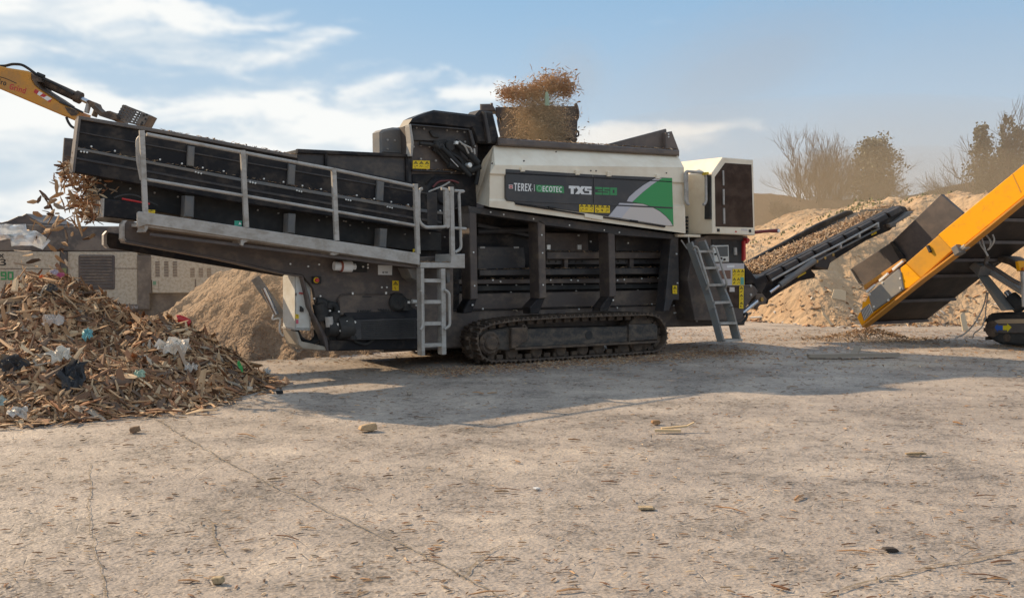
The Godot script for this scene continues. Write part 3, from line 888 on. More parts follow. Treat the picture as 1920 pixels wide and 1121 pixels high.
	bolts(conv, [-4.377,2.431,-4.132,2.402,-3.889,2.364,-3.647,2.33,-3.166,2.266,-2.924,2.229,-2.684,2.195,-2.441,2.164,-1.968,2.097,-4.549,2.384,-4.517,2.378,-4.486,2.372,-3.962,2.303,-3.932,2.296,-3.903,2.29,-3.314,2.208,-3.283,2.203,-3.252,2.198,-2.737,2.131,-2.705,2.124,-2.673,2.118,-2.096,2.04,-2.064,2.035,-2.032,2.03], -0.085, 0.011, M.bright)
	# boxed underside
	P(conv, "belt_tray", [-6.26,2.44,-4.652,2.16,-1.805,1.813,-1.806,1.566,-2.273,1.566,-4.656,1.855,-5.543,2.012,-6.225,2.108], -1.2, -0.35, M.rubber, 0.01)
	bolts(conv, [-6.212,2.364,-5.975,2.357,-6.158,2.312,-5.884,2.277,-6.221,2.259,-5.611,2.238,-5.341,2.199], -0.34, 0.012, M.galv)
	bolts(conv, [-4.375,2.061,-4.109,2.028,-3.468,1.998,-3.576,1.951,-3.151,1.894,-2.976,1.935,-2.893,1.86,-3.238,1.947,-3.207,1.942,-2.364,1.785,-1.992,1.804,-1.766,1.752], -0.34, 0.011, M.galv)
	st = S()
	tube(st, flat3([-6.396,2.383,-6.251,2.383], -0.5), 0.02)
	prism(st, [-6.217,2.144,-5.804,2.101,-5.73,2.087,-5.721,1.989,-5.807,1.9,-6.24,1.941], -1.4, -0.1, 0.012)
	done(st, conv, "tail_box", M.black)
	P(conv, "tail_sunlit_end", [-6.231,2.149,-6.215,2.147,-6.226,1.934,-6.242,1.938], -1.41, -0.095, M.galv, 0.004)  # pale metal on the black box, painting in its sunlit end
	tb(conv, "red_cable", flat3([-6.022,2.149,-5.72,2.096], -0.12), 0.012, M.red)
	tb(conv, "black_cable", rounded(flat3([-6.105,2.153,-6.011,2.193,-5.876,2.197,-5.624,2.078], -0.14), 0.1), 0.012, M.rubber)
	decal(conv, "warning_label", [-5.754,2.031,-5.665,2.027,-5.668,1.989,-5.757,1.996], -0.09, M.lab12)
	# ---- lower frame plates
	P(m, "far_frame_plate", [-5.931,1.795,-4.03,1.566,-1.205,1.412,-1.207,0.859,-3.588,1.203,-5.947,1.603,-5.971,1.643,-5.97,1.755], -1.53, -1.45, M.black, 0.01)
	var fp := P(m, "engine_frame_plate", [-6.016,1.897,-5.617,1.854,-2.344,1.481,-2.029,1.495,-1.788,1.352,-1.79,0.636,-2.191,0.579,-2.271,0.264,-3.558,0.305,-3.669,0.564,-3.777,1.1,-3.914,1.26,-4.16,1.295,-5.007,1.486,-5.996,1.669,-6.036,1.704,-6.04,1.861], -0.11, -0.05, M.plate, 0.008)
	P(fp, "plate_flange", [-6.036,1.704,-5.996,1.675,-5.007,1.492,-4.16,1.295,-3.914,1.26,-3.915,1.24,-4.16,1.276,-5.008,1.467,-6.008,1.65], -0.3, -0.03, M.hopper, 0.004)
	P(fp, "plate_sunlit_end", [-6.044,1.86,-6.02,1.902,-5.985,1.903,-6.015,1.86,-6.017,1.704,-5.989,1.662,-6.012,1.662,-6.046,1.698], -0.2, -0.03, M.galv, 0.003)  # pale edge painted in for sunlight on the dark plate's end
	P(m, "far_plate_sunlit_end", [-5.978,1.762,-5.939,1.808,-5.908,1.809,-5.94,1.762,-5.942,1.643,-5.911,1.596,-5.936,1.59,-5.98,1.636], -1.55, -1.43, M.galv, 0.003)  # same painted sunlight on the far plate's end
	# open corner under the plate with the cable bundle
	P(m, "corner_leg", [-3.912,1.259,-3.837,1.011,-3.804,0.837,-3.605,0.498,-3.567,0.312,-3.606,0.306,-3.666,0.5,-3.761,0.703,-3.85,0.871,-3.88,1.037,-3.93,1.235], -0.2, -0.02, M.hopper, 0.008)
	P(m, "corner_sill", [-4.011,0.571,-3.971,0.561,-3.929,0.444,-3.615,0.363,-3.559,0.303,-3.913,0.347,-3.964,0.396], -0.5, -0.05, M.beige_dull, 0.01)
	st = S()
	for k in 5:
		var q := flat3([-3.924,0.575,-3.873,0.464,-3.698,0.389,-3.608,0.47,-3.625,0.555], -0.2 - 0.05 * k)
		tube(st, rounded(q, 0.2), 0.016, 8)
	done(st, m, "cable_bundle", M.rubber)
	# ---- white electrical cabinet on the end
	st = S()
	prism(st, [-3.968,1.267,-3.887,1.253,-3.808,1.013,-3.789,0.589,-3.974,0.6], -0.55, -0.12, 0.01)
	var cab := done(st, m, "electrical_cabinet", M.whitebox)
	var cx := pts([-3.968,1.267,-3.974,0.6])
	st = S()
	quad(st, Vector3(cx[0].x - 0.012, cx[0].y - 0.02, -0.13), Vector3(cx[0].x - 0.012, cx[0].y - 0.02, -0.56), Vector3(cx[1].x - 0.012, cx[1].y, -0.56), Vector3(cx[1].x - 0.012, cx[1].y, -0.13), Vector3.LEFT)
	prism(st, [cx[0].x - 0.01, cx[0].y - 0.02, cx[0].x + 0.2, cx[0].y - 0.02, cx[1].x + 0.2, cx[1].y, cx[1].x - 0.01, cx[1].y], -0.56, -0.14, 0.005)
	done(st, cab, "cabinet_door", M.whitebox)
	P(cab, "door_latch", [-3.924,0.879,-3.907,0.87,-3.881,0.844,-3.882,0.803,-3.925,0.807], -0.12, -0.09, M.rubber, 0.006)
	P(cab, "isolator_switch", [-3.931,1.049,-3.885,1.041,-3.885,1.025,-3.931,1.029], -0.12, -0.09, M.red, 0.004)
	P(cab, "lock", [-3.981,1.04,-3.968,1.04,-3.968,1.007,-3.982,1.007], -0.12, -0.1, M.rubber, 0.004)
	decal(cab, "warning_label", [-3.98,0.781,-3.939,0.771,-3.939,0.719,-3.981,0.723], -0.115, M.lab12)
	P(cab, "danger_label", [-3.974,0.71,-3.943,0.709,-3.943,0.659,-3.974,0.66], -0.12, -0.115, mat(col(0.60, 0.12, 0.16), 0.5), 0.0)
	P(cab, "cabinet_rail", [-3.992,0.601,-3.791,0.591,-3.791,0.564,-3.992,0.578], -0.6, -0.11, M.galv, 0.006)
	# hinged support leg left of the cabinet
	st = S()
	bar(st, pts3([-4.167,1.209,-1.1,-3.793,0.626,-1])[0], pts3([-4.167,1.209,-1.1,-3.838,0.689,-1])[1], 0.09, 0.12)
	done(st, m, "support_leg", M.galv)
	tb(m, "support_ram", pts3([-4.103,1.081,-0.95,-3.954,0.733,-0.9]), 0.035, M.chrome)
	tb(m, "cable_loop", rounded(pts3([-4.024,0.74,-0.8,-4.052,0.672,-0.8,-3.927,0.702,-0.8,-3.955,0.53,-0.8,-3.893,0.441,-0.8,-3.919,0.57,-0.7]), 0.1), 0.012, M.white)
	tb(m, "cable_loop", rounded(pts3([-3.884,0.472,-0.6,-3.868,0.351,-0.6,-3.77,0.252,-0.6,-3.744,0.301,-0.5]), 0.1), 0.014, M.galv)
	# ---- things on the engine plate
	var beacon := S()
	tube(beacon, flat3([-3.549,1.372,-3.465,1.368], 0.08), 0.055, 16)
	tube(beacon, flat3([-3.441,1.368,-3.314,1.364], 0.08), 0.07, 16)
	tube(beacon, flat3([-3.314,1.364,-3.261,1.363], 0.08), 0.04, 14)
	var bk := done(beacon, m, "warning_horn", M.white)
	tb(bk, "horn_ring", flat3([-3.465,1.368,-3.439,1.368], 0.08), 0.068, mat(col(0.28, 0.08, 0.05), 0.5), 16)
	P(bk, "horn_recess", [-3.428,1.43,-3.052,1.422,-3.053,1.29,-3.441,1.299], -0.05, -0.035, M.rubber, 0.004)
	bolts(bk, [-3.043,1.385,-3.043,1.347,-3.11,1.359], -0.03, 0.014, M.bright)
	P(m, "rating_plate", [-2.893,1.381,-2.695,1.374,-2.699,1.249,-2.893,1.256], -0.05, -0.035, M.white, 0.003)
	words(m, "rating_plate_text", "M TXS", "Droid Sans", Vector3([-2.798,1.285][0], [-2.798,1.285][1], -0.034), Vector2(0.075, 0.024), M.rubber)
	var es := P(m, "stop_button_box", [-3.79,1.246,-3.68,1.24,-3.681,1.15,-3.791,1.157], -0.05, 0.0, M.rubber, 0.012)
	st = S()
	drum(st, pts([-3.751,1.199])[0], 0.036, 0.0, 0.012, 18, 0.002)
	done(st, es, "button_collar", M.lab12)
	st = S()
	drum(st, pts([-3.749,1.199])[0], 0.027, 0.0, 0.04, 18, 0.01)
	done(st, es, "button", M.red)
	decal(m, "warning_label", [-2.691,1.178,-2.6,1.174,-2.6,1.044,-2.692,1.05], -0.044, M.lab12)
	bolts(m, [-2.843,1.093,-2.772,1.092,-4.069,1.401,-3.838,1.369,-3.695,1.392,-3.763,0.969,-3.681,0.998,-3.313,0.353], -0.045, 0.013, M.bright)
	var hatch := P(m, "engine_hatch", [-3.46,0.954,-3.411,1.007,-3.325,1.019,-2.737,1.008,-2.648,0.877,-2.649,0.748,-3.204,0.753,-3.455,0.738], -0.06, 0.0, M.plate, 0.02)
	P(hatch, "grab_slot", [-3.135,0.988,-3.009,0.983,-3.009,0.971,-3.135,0.976], -0.01, 0.006, M.rubber, 0.002)
	for k in 6:
		var f := [-3.192,0.81,-3.154,0.809,-3.12,0.808,-3.086,0.807,-3.052,0.806,-3.017,0.805]
		st = S()
		bar(st, Vector3(f[k * 2], f[k * 2 + 1], 0.002), Vector3(f[k * 2] - 0.015 - 0.014 * k, f[k * 2 + 1] - 0.055 + 0.004 * k, 0.002), 0.016, 0.014, Vector3.BACK)
		done(st, hatch, "vent_slot", M.rubber)
		f = [-2.736,0.809,-2.777,0.81,-2.812,0.811,-2.848,0.812,-2.886,0.813,-2.921,0.814]
		st = S()
		bar(st, Vector3(f[k * 2], f[k * 2 + 1], 0.002), Vector3(f[k * 2] + 0.015 + 0.014 * k, f[k * 2 + 1] - 0.055 + 0.004 * k, 0.002), 0.016, 0.014, Vector3.BACK)
		done(st, hatch, "vent_slot", M.rubber)
	st = S()
	for q in [[-3.27,1.039,-3.27,1.011], [-2.807,1.035,-2.807,1.007]]:
		tube(st, flat3(q, 0.01), 0.014, 8)
	done(st, hatch, "hatch_latches", M.bright)
	P(m, "engine_recess", [-2.734,1.007,-2.56,1.009,-2.482,0.931,-2.43,0.835,-2.312,0.761,-2.312,0.743,-2.633,0.752,-2.716,0.843], -0.06, -0.02, M.rubber, 0.01)
	st = S()
	drum(st, pts([-2.648,0.9])[0], 0.12, -0.05, 0.06, 20, 0.03)
	drum(st, pts([-2.648,0.9])[0], 0.02, 0.05, 0.075, 10, 0.004)
	tube(st, flat3([-2.544,0.933,-2.532,0.792], 0.03), 0.05)
	done(st, m, "air_filter", M.rubber)
	st = S()
	tube(st, flat3([-2.473,0.908,-2.387,0.9], 0.08), 0.03)
	tube(st, rounded(flat3([-2.414,0.907,-2.361,0.894,-2.355,0.84,-2.414,0.859], 0.06), 0.05), 0.012)
	prism(st, [-2.534,0.915,-2.497,0.912,-2.499,0.878,-2.535,0.881], 0.0, 0.09)
	done(st, m, "coupling", M.bright)
	# lower louvred box
	st = S()
	var l0 := pts([-3.346,0.706,-2.373,0.703,-2.341,0.413,-3.335,0.444])
	prism(st, [-3.346,0.706,-2.373,0.703,-2.341,0.413,-3.335,0.442], -0.05, 0.1, 0.01)
	fan3(st, [Vector3(l0[0].x, l0[0].y, 0.099), Vector3(l0[1].x, l0[1].y, 0.099), Vector3(l0[1].x, l0[1].y + 0.11, -0.04), Vector3(l0[0].x - 0.06, l0[0].y + 0.11, -0.04)], Vector3(0, 1, 1))
	fan3(st, [Vector3(l0[0].x, l0[0].y, 0.099), Vector3(l0[0].x - 0.06, l0[0].y + 0.11, -0.04), Vector3(l0[3].x - 0.06, l0[3].y, -0.04), Vector3(l0[3].x, l0[3].y, 0.099)], Vector3(-1, 0, 0))
	var lb := done(st, m, "louvred_guard", M.blue_black)
	for gx in 4:
		for gy in 9:
			var bx: Array = [-3.193,0.664,-3.001,0.664,-2.818,0.665,-2.633,0.665]
			var x := float(bx[gx * 2])
			var y := float(bx[gx * 2 + 1]) - 0.0252 * gy
			P(lb, "louvre", rect(x, y - 0.007, x + 0.185, y + 0.007), 0.095, 0.106, M.rubber, 0.003)
	bolts(lb, [-3.285,0.667,-2.396,0.669], 0.105, 0.018, M.bright)
	bolts(lb, [-3.288,0.556,-2.397,0.559,-3.286,0.47,-2.393,0.468], 0.1, 0.03, M.rubber)
	# pumps and filters at the left of the guard
	st = S()
	tube(st, flat3([-3.619,0.602,-3.487,0.594], 0.02), 0.10, 16)
	tube(st, flat3([-3.487,0.594,-3.298,0.607], 0.02), 0.14, 18)
	tube(st, rounded(flat3([-3.581,0.844,-3.569,0.9,-3.485,0.875,-3.474,0.727], 0.0), 0.1), 0.04)
	tube(st, rounded(flat3([-3.735,0.938,-3.616,0.924,-3.606,0.754], -0.04), 0.2), 0.05)
	tube(st, flat3([-3.521,0.797,-3.511,0.638], 0.0), 0.07)
	tube(st, flat3([-3.688,0.903,-3.642,0.699], -0.06), 0.09)
	tube(st, rounded(flat3([-3.414,0.532,-3.207,0.397,-3.095,0.369,-2.982,0.445], 0.03), 0.1), 0.02)
	var pump := done(st, m, "hydraulic_pump", M.rubber)
	P(pump, "pump_recess_shade", [-3.738,0.947,-3.564,0.943,-3.444,0.838,-3.433,0.724,-3.274,0.696,-3.276,0.443,-3.556,0.444,-3.627,0.639], -0.05, -0.035, M.rubber, 0.0)  # raised dark plate painting the shade inside an opening
	tb(pump, "filter_cup", flat3([-3.612,0.742,-3.601,0.619], 0.06), 0.05, M.galv, 14)
	tb(pump, "fitting", flat3([-3.511,0.661,-3.51,0.614], 0.1), 0.014, M.bright, 8)
	bolts(pump, [-3.486,0.566,-3.397,0.68,-3.622,0.821,-3.505,0.807], 0.12, 0.013, M.bright)
	P(m, "belly_plate", [-3.592,0.449,-3.289,0.439,-2.3,0.412,-2.294,0.269,-3.587,0.313], -0.6, 0.0, M.black, 0.01)
	# ---- walkway
	st = S()
	prism(st, [-5.979,1.972,-5.962,1.989,-2.594,1.537,-2.541,1.523,-2.542,1.382,-2.579,1.389,-5.879,1.845,-5.97,1.815,-5.981,1.844], 0.40, 0.45, 0.006)
	var wk := done(st, m, "walkway", M.galv)
	P(wk, "walkway_grating", [-5.941,1.863,-2.539,1.415,-2.539,1.388,-5.942,1.828], -0.1, 0.40, M.galv, 0.004)
	P(wk, "walkway_underside", [-5.831,1.76,-2.497,1.374,-2.497,1.334,-5.832,1.724], 0.34, 0.36, M.hopper, 0.004)
	for q in [[-5.916,1.85,-5.847,1.86,-5.862,1.804,-5.888,1.76,-5.917,1.765,-5.902,1.803], [-4.822,1.698,-4.721,1.715,-4.73,1.674,-4.789,1.649,-4.798,1.616,-4.831,1.624], [-3.73,1.542,-3.619,1.56,-3.629,1.516,-3.684,1.503,-3.725,1.513]]:
		P(wk, "walkway_bracket", q, 0.1, 0.42, M.galv, 0.006)
	decal(wk, "exit_sign", [-4.892,1.906,-4.806,1.904,-4.811,1.841,-4.894,1.847], 0.40, mat(col(0.03, 0.30, 0.20), 0.5))
	P(wk, "exit_sign_mark", [-4.848,1.861,-4.831,1.893,-4.812,1.862], 0.4, 0.402, M.white, 0.0)
	# ---- handrail
	var hr: MeshInstance3D = null
	var posts := [[-5.919,2.871,-5.892,1.962], [-4.8,2.712,-4.765,1.83], [-3.689,2.554,-3.655,1.685], [-2.593,2.403,-2.56,1.525]]
	hr = tb(m, "handrail", rounded(flat3([-5.866,2.832,-4.779,2.683,-3.689,2.537,-2.597,2.369], 0.43), 0.05), 0.021, M.galv)
	tb(hr, "mid_rail", flat3([-5.873,2.338,-4.776,2.19,-3.693,2.039,-2.583,1.879], 0.43), 0.019, M.galv)
	for q in posts:
		st = S()
		var w := flat3(q, 0.43)
		bar(st, w[0], w[1], 0.053, 0.05, Vector3.BACK)
		done(st, hr, "post", M.galv)
	tb(hr, "rail_end", rounded(flat3([-5.85,2.845,-5.935,2.793,-5.938,2.567,-5.896,2.343], 0.3), 0.15), 0.022, M.galv)
	var gate := tb(m, "gate", rounded(flat3([-2.521,2.343,-2.545,2.288,-2.543,1.93,-2.462,1.859,-2.135,1.867,-2.129,2.337,-2.195,2.353], 0.43), 0.08, true), 0.022, M.galv)
	P(gate, "gate_plate", [-2.183,2.345,-2.146,2.346,-2.102,2.302,-2.104,1.863,-2.139,1.848,-2.176,1.872], 0.40, 0.45, M.galv, 0.006)
	P(gate, "gate_panel", [-2.313,2.319,-2.167,2.323,-2.16,1.882,-2.304,1.898], 0.2, 0.205, M.charcoal, 0.0)
	st = S()
	var gp := flat3([-2.083,2.382,-2.065,1.506], 0.43)
	bar(st, gp[0], gp[1], 0.055, 0.05, Vector3.BACK)
	var gpo := done(st, m, "gate_post", M.galv)
	tb(gpo, "gate_loop", rounded(flat3([-1.98,2.341,-1.818,2.338,-1.912,2.328,-1.88,1.59,-1.971,1.543], 0.33), 0.1), 0.02, M.galv)
	tb(gpo, "gate_loop", flat3([-1.981,1.858,-1.807,1.851], 0.33), 0.02, M.galv)
	# ---- landing and front ladder
	P(m, "landing", [-2.533,1.414,-2.095,1.408,-2.085,1.519,-1.889,1.522,-1.886,1.339,-2.529,1.347], 0.0, 0.45, M.galv, 0.008)
	P(m, "mount_bracket", [-2.638,1.343,-2.457,1.354,-2.445,1.16,-2.49,1.16,-2.577,1.217], 0.0, 0.3, M.slate, 0.01)
	P(m, "mount_bracket", [-2.105,1.336,-2.026,1.331,-2.027,1.154,-2.069,1.143], 0.1, 0.3, M.slate, 0.01)
	st = S()
	var lad_l := flat3([-2.521,1.344,-2.512,0.236], 0.42)
	var lad_r := flat3([-2.224,1.334,-2.213,0.237], 0.42)
	bar(st, lad_l[0], lad_l[1], 0.045, 0.12, Vector3.BACK)
	bar(st, lad_r[0], lad_r[1], 0.06, 0.12, Vector3.BACK)
	var lad := done(st, m, "ladder", M.galv)
	for y in [368, 540, 715, 890]:
		var t: float = (y - 270.0) / 700.0
		st = S()
		bar(st, lad_l[0].lerp(lad_l[1], t), lad_r[0].lerp(lad_r[1], t), 0.10, 0.045)
		done(st, lad, "rung", M.galv)
	tb(lad, "grab_handle", rounded(flat3([-2.563,1.065,-2.535,1.033,-2.53,0.611,-2.561,0.566], 0.5), 0.06), 0.019, M.galv)
	tb(lad, "grab_handle", rounded(flat3([-2.218,1.066,-2.15,1.026,-2.14,0.605,-2.219,0.561], 0.5), 0.08), 0.019, M.galv)
	decal(m, "warning_label", [-2.247,1.591,-2.152,1.584,-2.163,1.463,-2.254,1.47], -0.34, M.lab12)
	decal(m, "warning_label", [-1.746,0.959,-1.68,0.958,-1.681,0.825,-1.742,0.826], -0.4, M.lab12)
	P(m, "dark_backing_plate", [-2.592,1.921,-1.44,1.937,-1.444,0.601,-2.599,0.639], -0.8, -0.5, M.black, 0.01)  # black plate added to keep the bright gap behind the landing dark
	P(m, "ladder_back_plate", [-2.397,1.142,-2.032,1.136,-2.005,0.756,-2.007,0.293,-2.401,0.302], -0.3, -0.1, M.plate, 0.01)
	# ---- right end: radiator cabinet
	st = S()
	prism(st, [2.582,2.762,2.8,3.008,3.444,3,3.497,1.812,2.602,1.833], -1.2, 0.2, 0.012)
	var rad := done(st, m, "radiator_cabinet", M.beige)
	P(rad, "grille", [2.635,2.699,2.844,2.923,3.4,2.921,3.45,1.936,2.659,1.94], 0.19, 0.206, M.brown, 0.004)
	for q in [[2.781,2.803,2.808,2.804,2.817,2.574,2.791,2.573], [2.79,2.518,2.821,2.519,2.828,2.279,2.799,2.278], [2.799,2.226,2.835,2.226,2.843,1.986,2.808,1.986]]:
		P(rad, "grille_hinge", q, 0.206, 0.225, M.galv, 0.004)
	for q in [[2.689,1.911,2.74,1.909,2.741,1.862,2.69,1.864], [3.357,1.904,3.404,1.902,3.404,1.86,3.357,1.863]]:
		P(rad, "latch", q, 0.2, 0.212, M.rubber, 0.004)
	P(rad, "danger_mark", [3.061,1.857,3.081,1.889,3.105,1.857], 0.2, 0.204, M.red, 0.0)
	P(rad, "info_mark", [3.195,1.917,3.326,1.913,3.327,1.88,3.195,1.885], 0.2, 0.203, M.pink, 0.0)
	# louvres and door seal on the left end face of that cabinet
	var ex := pts([2.584,2.755,2.602,1.833])
	var xf := ex[0].x
	st = S()
	bar(st, Vector3(xf - 0.005, ex[0].y - 0.02, 0.12), Vector3(xf - 0.005, ex[0].y - 0.70, 0.12), 0.03, 0.13, Vector3.BACK)
	done(st, rad, "door_seal", M.rubber)
	for k in 3:
		st = S()
		bar(st, Vector3(xf - 0.006, ex[0].y - 0.15 - 0.13 * k, -0.45), Vector3(xf - 0.006, ex[0].y - 0.15 - 0.13 * k, -0.85), 0.07, 0.02, Vector3.LEFT)
		done(st, rad, "air_slot", M.hopper)
	for k in 7:
		st = S()
		bar(st, Vector3(xf - 0.01, ex[0].y - 0.66 - 0.055 * k, -0.35), Vector3(xf - 0.01, ex[0].y - 0.66 - 0.055 * k, -0.9), 0.034, 0.03, Vector3.LEFT)
		done(st, rad, "louvre", M.blue_black)
	P(rad, "cabinet_plinth", [2.077,1.824,2.544,1.816,2.544,1.776,2.087,1.781], -0.6, 0.0, M.beige, 0.01)
	tb(m, "handrail_frame", rounded(pts3([2.136,2.27,0.15,2.098,2.317,0.15,2.084,2.739,0.15,2.122,2.769,0.15,2.445,2.76,0.15,2.499,2.711,0.15,2.511,2.327,0.15,2.478,2.276,0.15]), 0.06, true), 0.022, M.galv)
	P(m, "grey_door", [2.127,2.758,2.169,2.762,2.179,2.278,2.141,2.298], 0.1, 0.13, M.galv, 0.004)
	P(m, "yellow_lamp", [2.416,2.76,2.473,2.768,2.481,2.731,2.424,2.72], 0.15, 0.25, mat(col(0.65, 0.45, 0.03), 0.4), 0.008)
	P(m, "red_light_arm", [3.611,1.89,3.764,1.902,3.911,1.913,4.124,1.928,4.149,1.916,4.15,1.873,4.125,1.863,3.912,1.867,3.611,1.837], 0.02, 0.1, mat(col(0.16, 0.015, 0.02), 0.4), 0.01)
	bolts(m, [4.111,1.894], 0.1, 0.03, M.white)
	# control station below
	P(m, "control_housing", [2.718,1.814,3.548,1.809,3.566,1.755,3.475,1.73,3.482,0.565,3.417,0.457,2.458,0.489,2.298,1.115,2.372,1.466,2.446,1.747], -1.6, -0.02, M.plate, 0.01)
	P(m, "control_recess", [2.774,1.749,3.45,1.742,3.455,1.377,2.817,1.394], -0.03, 0.0, M.rubber, 0.006)
	var cp := P(m, "control_panel", [2.746,1.654,3.091,1.661,3.104,1.395,2.788,1.392], -0.02, 0.04, M.whitebox, 0.01)
	P(cp, "screen", [2.832,1.633,3.066,1.641,3.073,1.483,2.842,1.479], 0.035, 0.045, mat(col(0.07, 0.075, 0.075), 0.2), 0.004)
	st = S()
	for q in [[2.802,1.518], [2.988,1.435], [2.921,1.451]]:
		drum(st, Vector2(q[0], q[1]), 0.016, 0.035, 0.07, 12, 0.004)
	done(st, cp, "knobs", M.rubber)
	P(m, "key_box", [3.223,1.623,3.279,1.623,3.287,1.503,3.23,1.503], -0.02, 0.03, M.galv, 0.008)
	P(m, "red_strip", [3.402,1.729,3.445,1.734,3.455,1.44,3.414,1.41,3.403,1.416], -0.02, 0.05, M.red, 0.008)
	P(m, "red_lamp", [3.451,1.778,3.492,1.772,3.527,1.742,3.468,1.684,3.449,1.687], -0.02, 0.07, M.red, 0.01)
	var nb := P(m, "notice_board", [2.833,1.379,3.458,1.372,3.468,1.017,2.972,1.025], -0.02, 0.004, mat(col(0.52, 0.48, 0.47), 0.5), 0.003)
	P(nb, "notice_picture", [2.922,1.262,3.162,1.265,3.167,1.128,2.947,1.128], 0.004, 0.007, M.brown_print, 0.0)
	P(nb, "notice_text_block", [3.081,1.339,3.243,1.344,3.243,1.308,3.085,1.302], 0.004, 0.007, M.white, 0.0)
	decal(nb, "warning_label", [3.204,1.284,3.459,1.284,3.459,1.025,3.198,1.029], 0.008, M.lab34)
	P(nb, "green_label", [3.372,1.15,3.444,1.149,3.446,1.033,3.374,1.035], 0.004, 0.011, mat(col(0.10, 0.36, 0.28), 0.5), 0.0)
	decal(m, "warning_label", [3.369,1.014,3.463,1.013,3.461,0.648,3.369,0.653], -0.01, M.lab16)
	P(m, "inspection_plate", [3.114,0.996,3.361,0.998,3.365,0.665,3.118,0.672], -0.03, -0.012, M.brown, 0.006)
	P(m, "small_notice", [3.158,0.996,3.263,0.994,3.264,0.922,3.158,0.924], -0.02, -0.006, M.pink, 0.0)
	P(m, "pivot_plate", [3.459,1.027,3.641,1.03,3.726,0.986,3.785,0.918,3.727,0.852,3.644,0.804,3.513,0.661,3.464,0.644], -0.06, -0.01, M.plate, 0.01)
	bolts(m, [3.608,1.01,3.614,0.866], -0.005, 0.025, M.galv)
	tb(m, "black_hose", rounded(flat3([3.329,0.419,3.516,0.398,3.617,0.484,3.63,0.569,3.558,0.55], -0.1), 0.12), 0.022, M.rubber)
	decal(m, "warning_label", [2.033,1.04,2.123,1.038,2.124,0.908,2.034,0.914], -0.06, M.lab12)
	decal(m, "warning_label", [2.536,0.92,2.633,0.914,2.634,0.787,2.537,0.794], -0.44, M.lab12)
	bolts(m, [2.738,0.887,2.739,0.823,2.836,0.655,2.383,0.591,2.371,0.709,2.849,0.445,2.402,1.531], -0.43, 0.014, M.bright)
	# ---- slanting ladder on the right
	var s_l := pts3([2.178,1.692,0.15,2.426,0.903,0.3,2.444,0.683,0.38,2.56,0.197,0.45])
	var s_r := pts3([2.426,1.714,0.15,2.746,0.897,0.3,2.783,0.694,0.38,2.888,0.203,0.45])
	st = S()
	for k in 3:
		bar(st, s_l[k], s_l[k + 1], 0.045, 0.11, Vector3(0.3, 0.0, 1))
		bar(st, s_r[k], s_r[k + 1], 0.045, 0.13, Vector3(0.3, 0.0, 1))
	var sl := done(st, m, "slanting_ladder", M.slate_blue)
	var rl := pts3([2.257,1.559,0.17,2.333,1.308,0.22,2.406,1.049,0.27,2.455,0.782,0.34,2.513,0.47,0.41,2.574,0.207,0.45])
	var rr := pts3([2.591,1.559,0.17,2.657,1.31,0.22,2.723,1.05,0.27,2.771,0.783,0.34,2.854,0.468,0.41,2.93,0.206,0.45])
	for k in 6:
		st = S()
		bar(st, rl[k], rr[k], 0.16, 0.035)
		done(sl_st(st), sl, "tread", M.galv)
	tb(sl, "grab_handle", rounded(pts3([2.121,1.591,0.3,2.103,1.64,0.35,2.169,1.611,0.35,2.332,1.07,0.42,2.357,0.987,0.34]), 0.06), 0.018, M.galv)
	tb(sl, "grab_handle", rounded(pts3([2.489,1.591,0.3,2.461,1.648,0.35,2.534,1.622,0.35,2.701,1.074,0.42,2.735,1,0.34]), 0.06), 0.018, M.galv)
	tb(m, "ladder_chain", rounded(pts3([2.144,1.734,0,2.251,1.612,0,2.275,1.571,0.05,2.29,1.776,0]), 0.05), 0.012, M.galv)
	ledge_chips(m)
	# ---- right conveyor
	var z_n := -0.6
	P(m, "discharge_conveyor", [4.322,1.106,4.499,1.172,7.35,2.203,7.952,2.417,8.138,2.401,8.234,2.311,7.717,1.958,7.358,1.854,7.063,1.762,6.292,1.436,6.125,1.359,6.071,1.243,5.658,1.237,5.755,1.159,5.742,1.102,5.363,1.049,4.968,0.895,4.633,0.743,4.608,0.669,4.48,0.663,4.351,0.869], -0.75, -0.6, M.black, 0.02)
	var dc := m.get_node("discharge_conveyor")
	for k in 9:
		var t := (k + 0.06) / 9.0
		var a0 := pts([4.504,1.16,7.927,2.406,8.021,2.327,4.583,1.06])
		var b0 := a0[0].lerp(a0[1], t)
		var b1 := a0[0].lerp(a0[1], t + 0.098)
		var d1 := a0[3].lerp(a0[2], t + 0.098)
		var d0 := a0[3].lerp(a0[2], t)
		P(dc, "skirt_plate", [b0.x, b0.y, b1.x, b1.y, d1.x, d1.y, d0.x, d0.y], -0.62, -0.55, M.charcoal, 0.015)
	P(dc, "far_skirt", [5.1,1.325,7.102,2.108,7.89,2.364,8.015,2.366,8.063,2.325,7.986,2.281,7.194,1.994,5.21,1.175], -1.82, -1.75, M.black, 0.02)
	P(dc, "belt", [4.574,1.094,8.047,2.328,8.111,2.256,4.627,1.017], -1.75, -0.65, M.rubber, 0.0)
	tb(dc, "fold_ram", flat3([4.76,0.985,5.6,1.4], -0.5), 0.055, M.slate, 14)
	tb(dc, "ram_rod", flat3([4.53,0.869,4.76,0.985], -0.5), 0.03, M.chrome)
	tb(dc, "hydraulic_pipe", flat3([4.599,1.071,5.621,1.467,6.252,1.688,7.285,2.081], -0.53), 0.02, M.galv)
	tb(dc, "hydraulic_pipe", flat3([4.908,1.123,6.282,1.611,7.317,1.982], -0.53), 0.018, M.slate)
	for q in [[6.244,1.678,6.286,1.684,6.292,1.62,6.25,1.615], [6.723,1.876,6.772,1.883,6.78,1.812,6.731,1.808], [7.225,2.06,7.267,2.064,7.271,2.001,7.23,1.994]]:
		P(dc, "pipe_clamp", q, -0.6, -0.49, M.galv, 0.006)
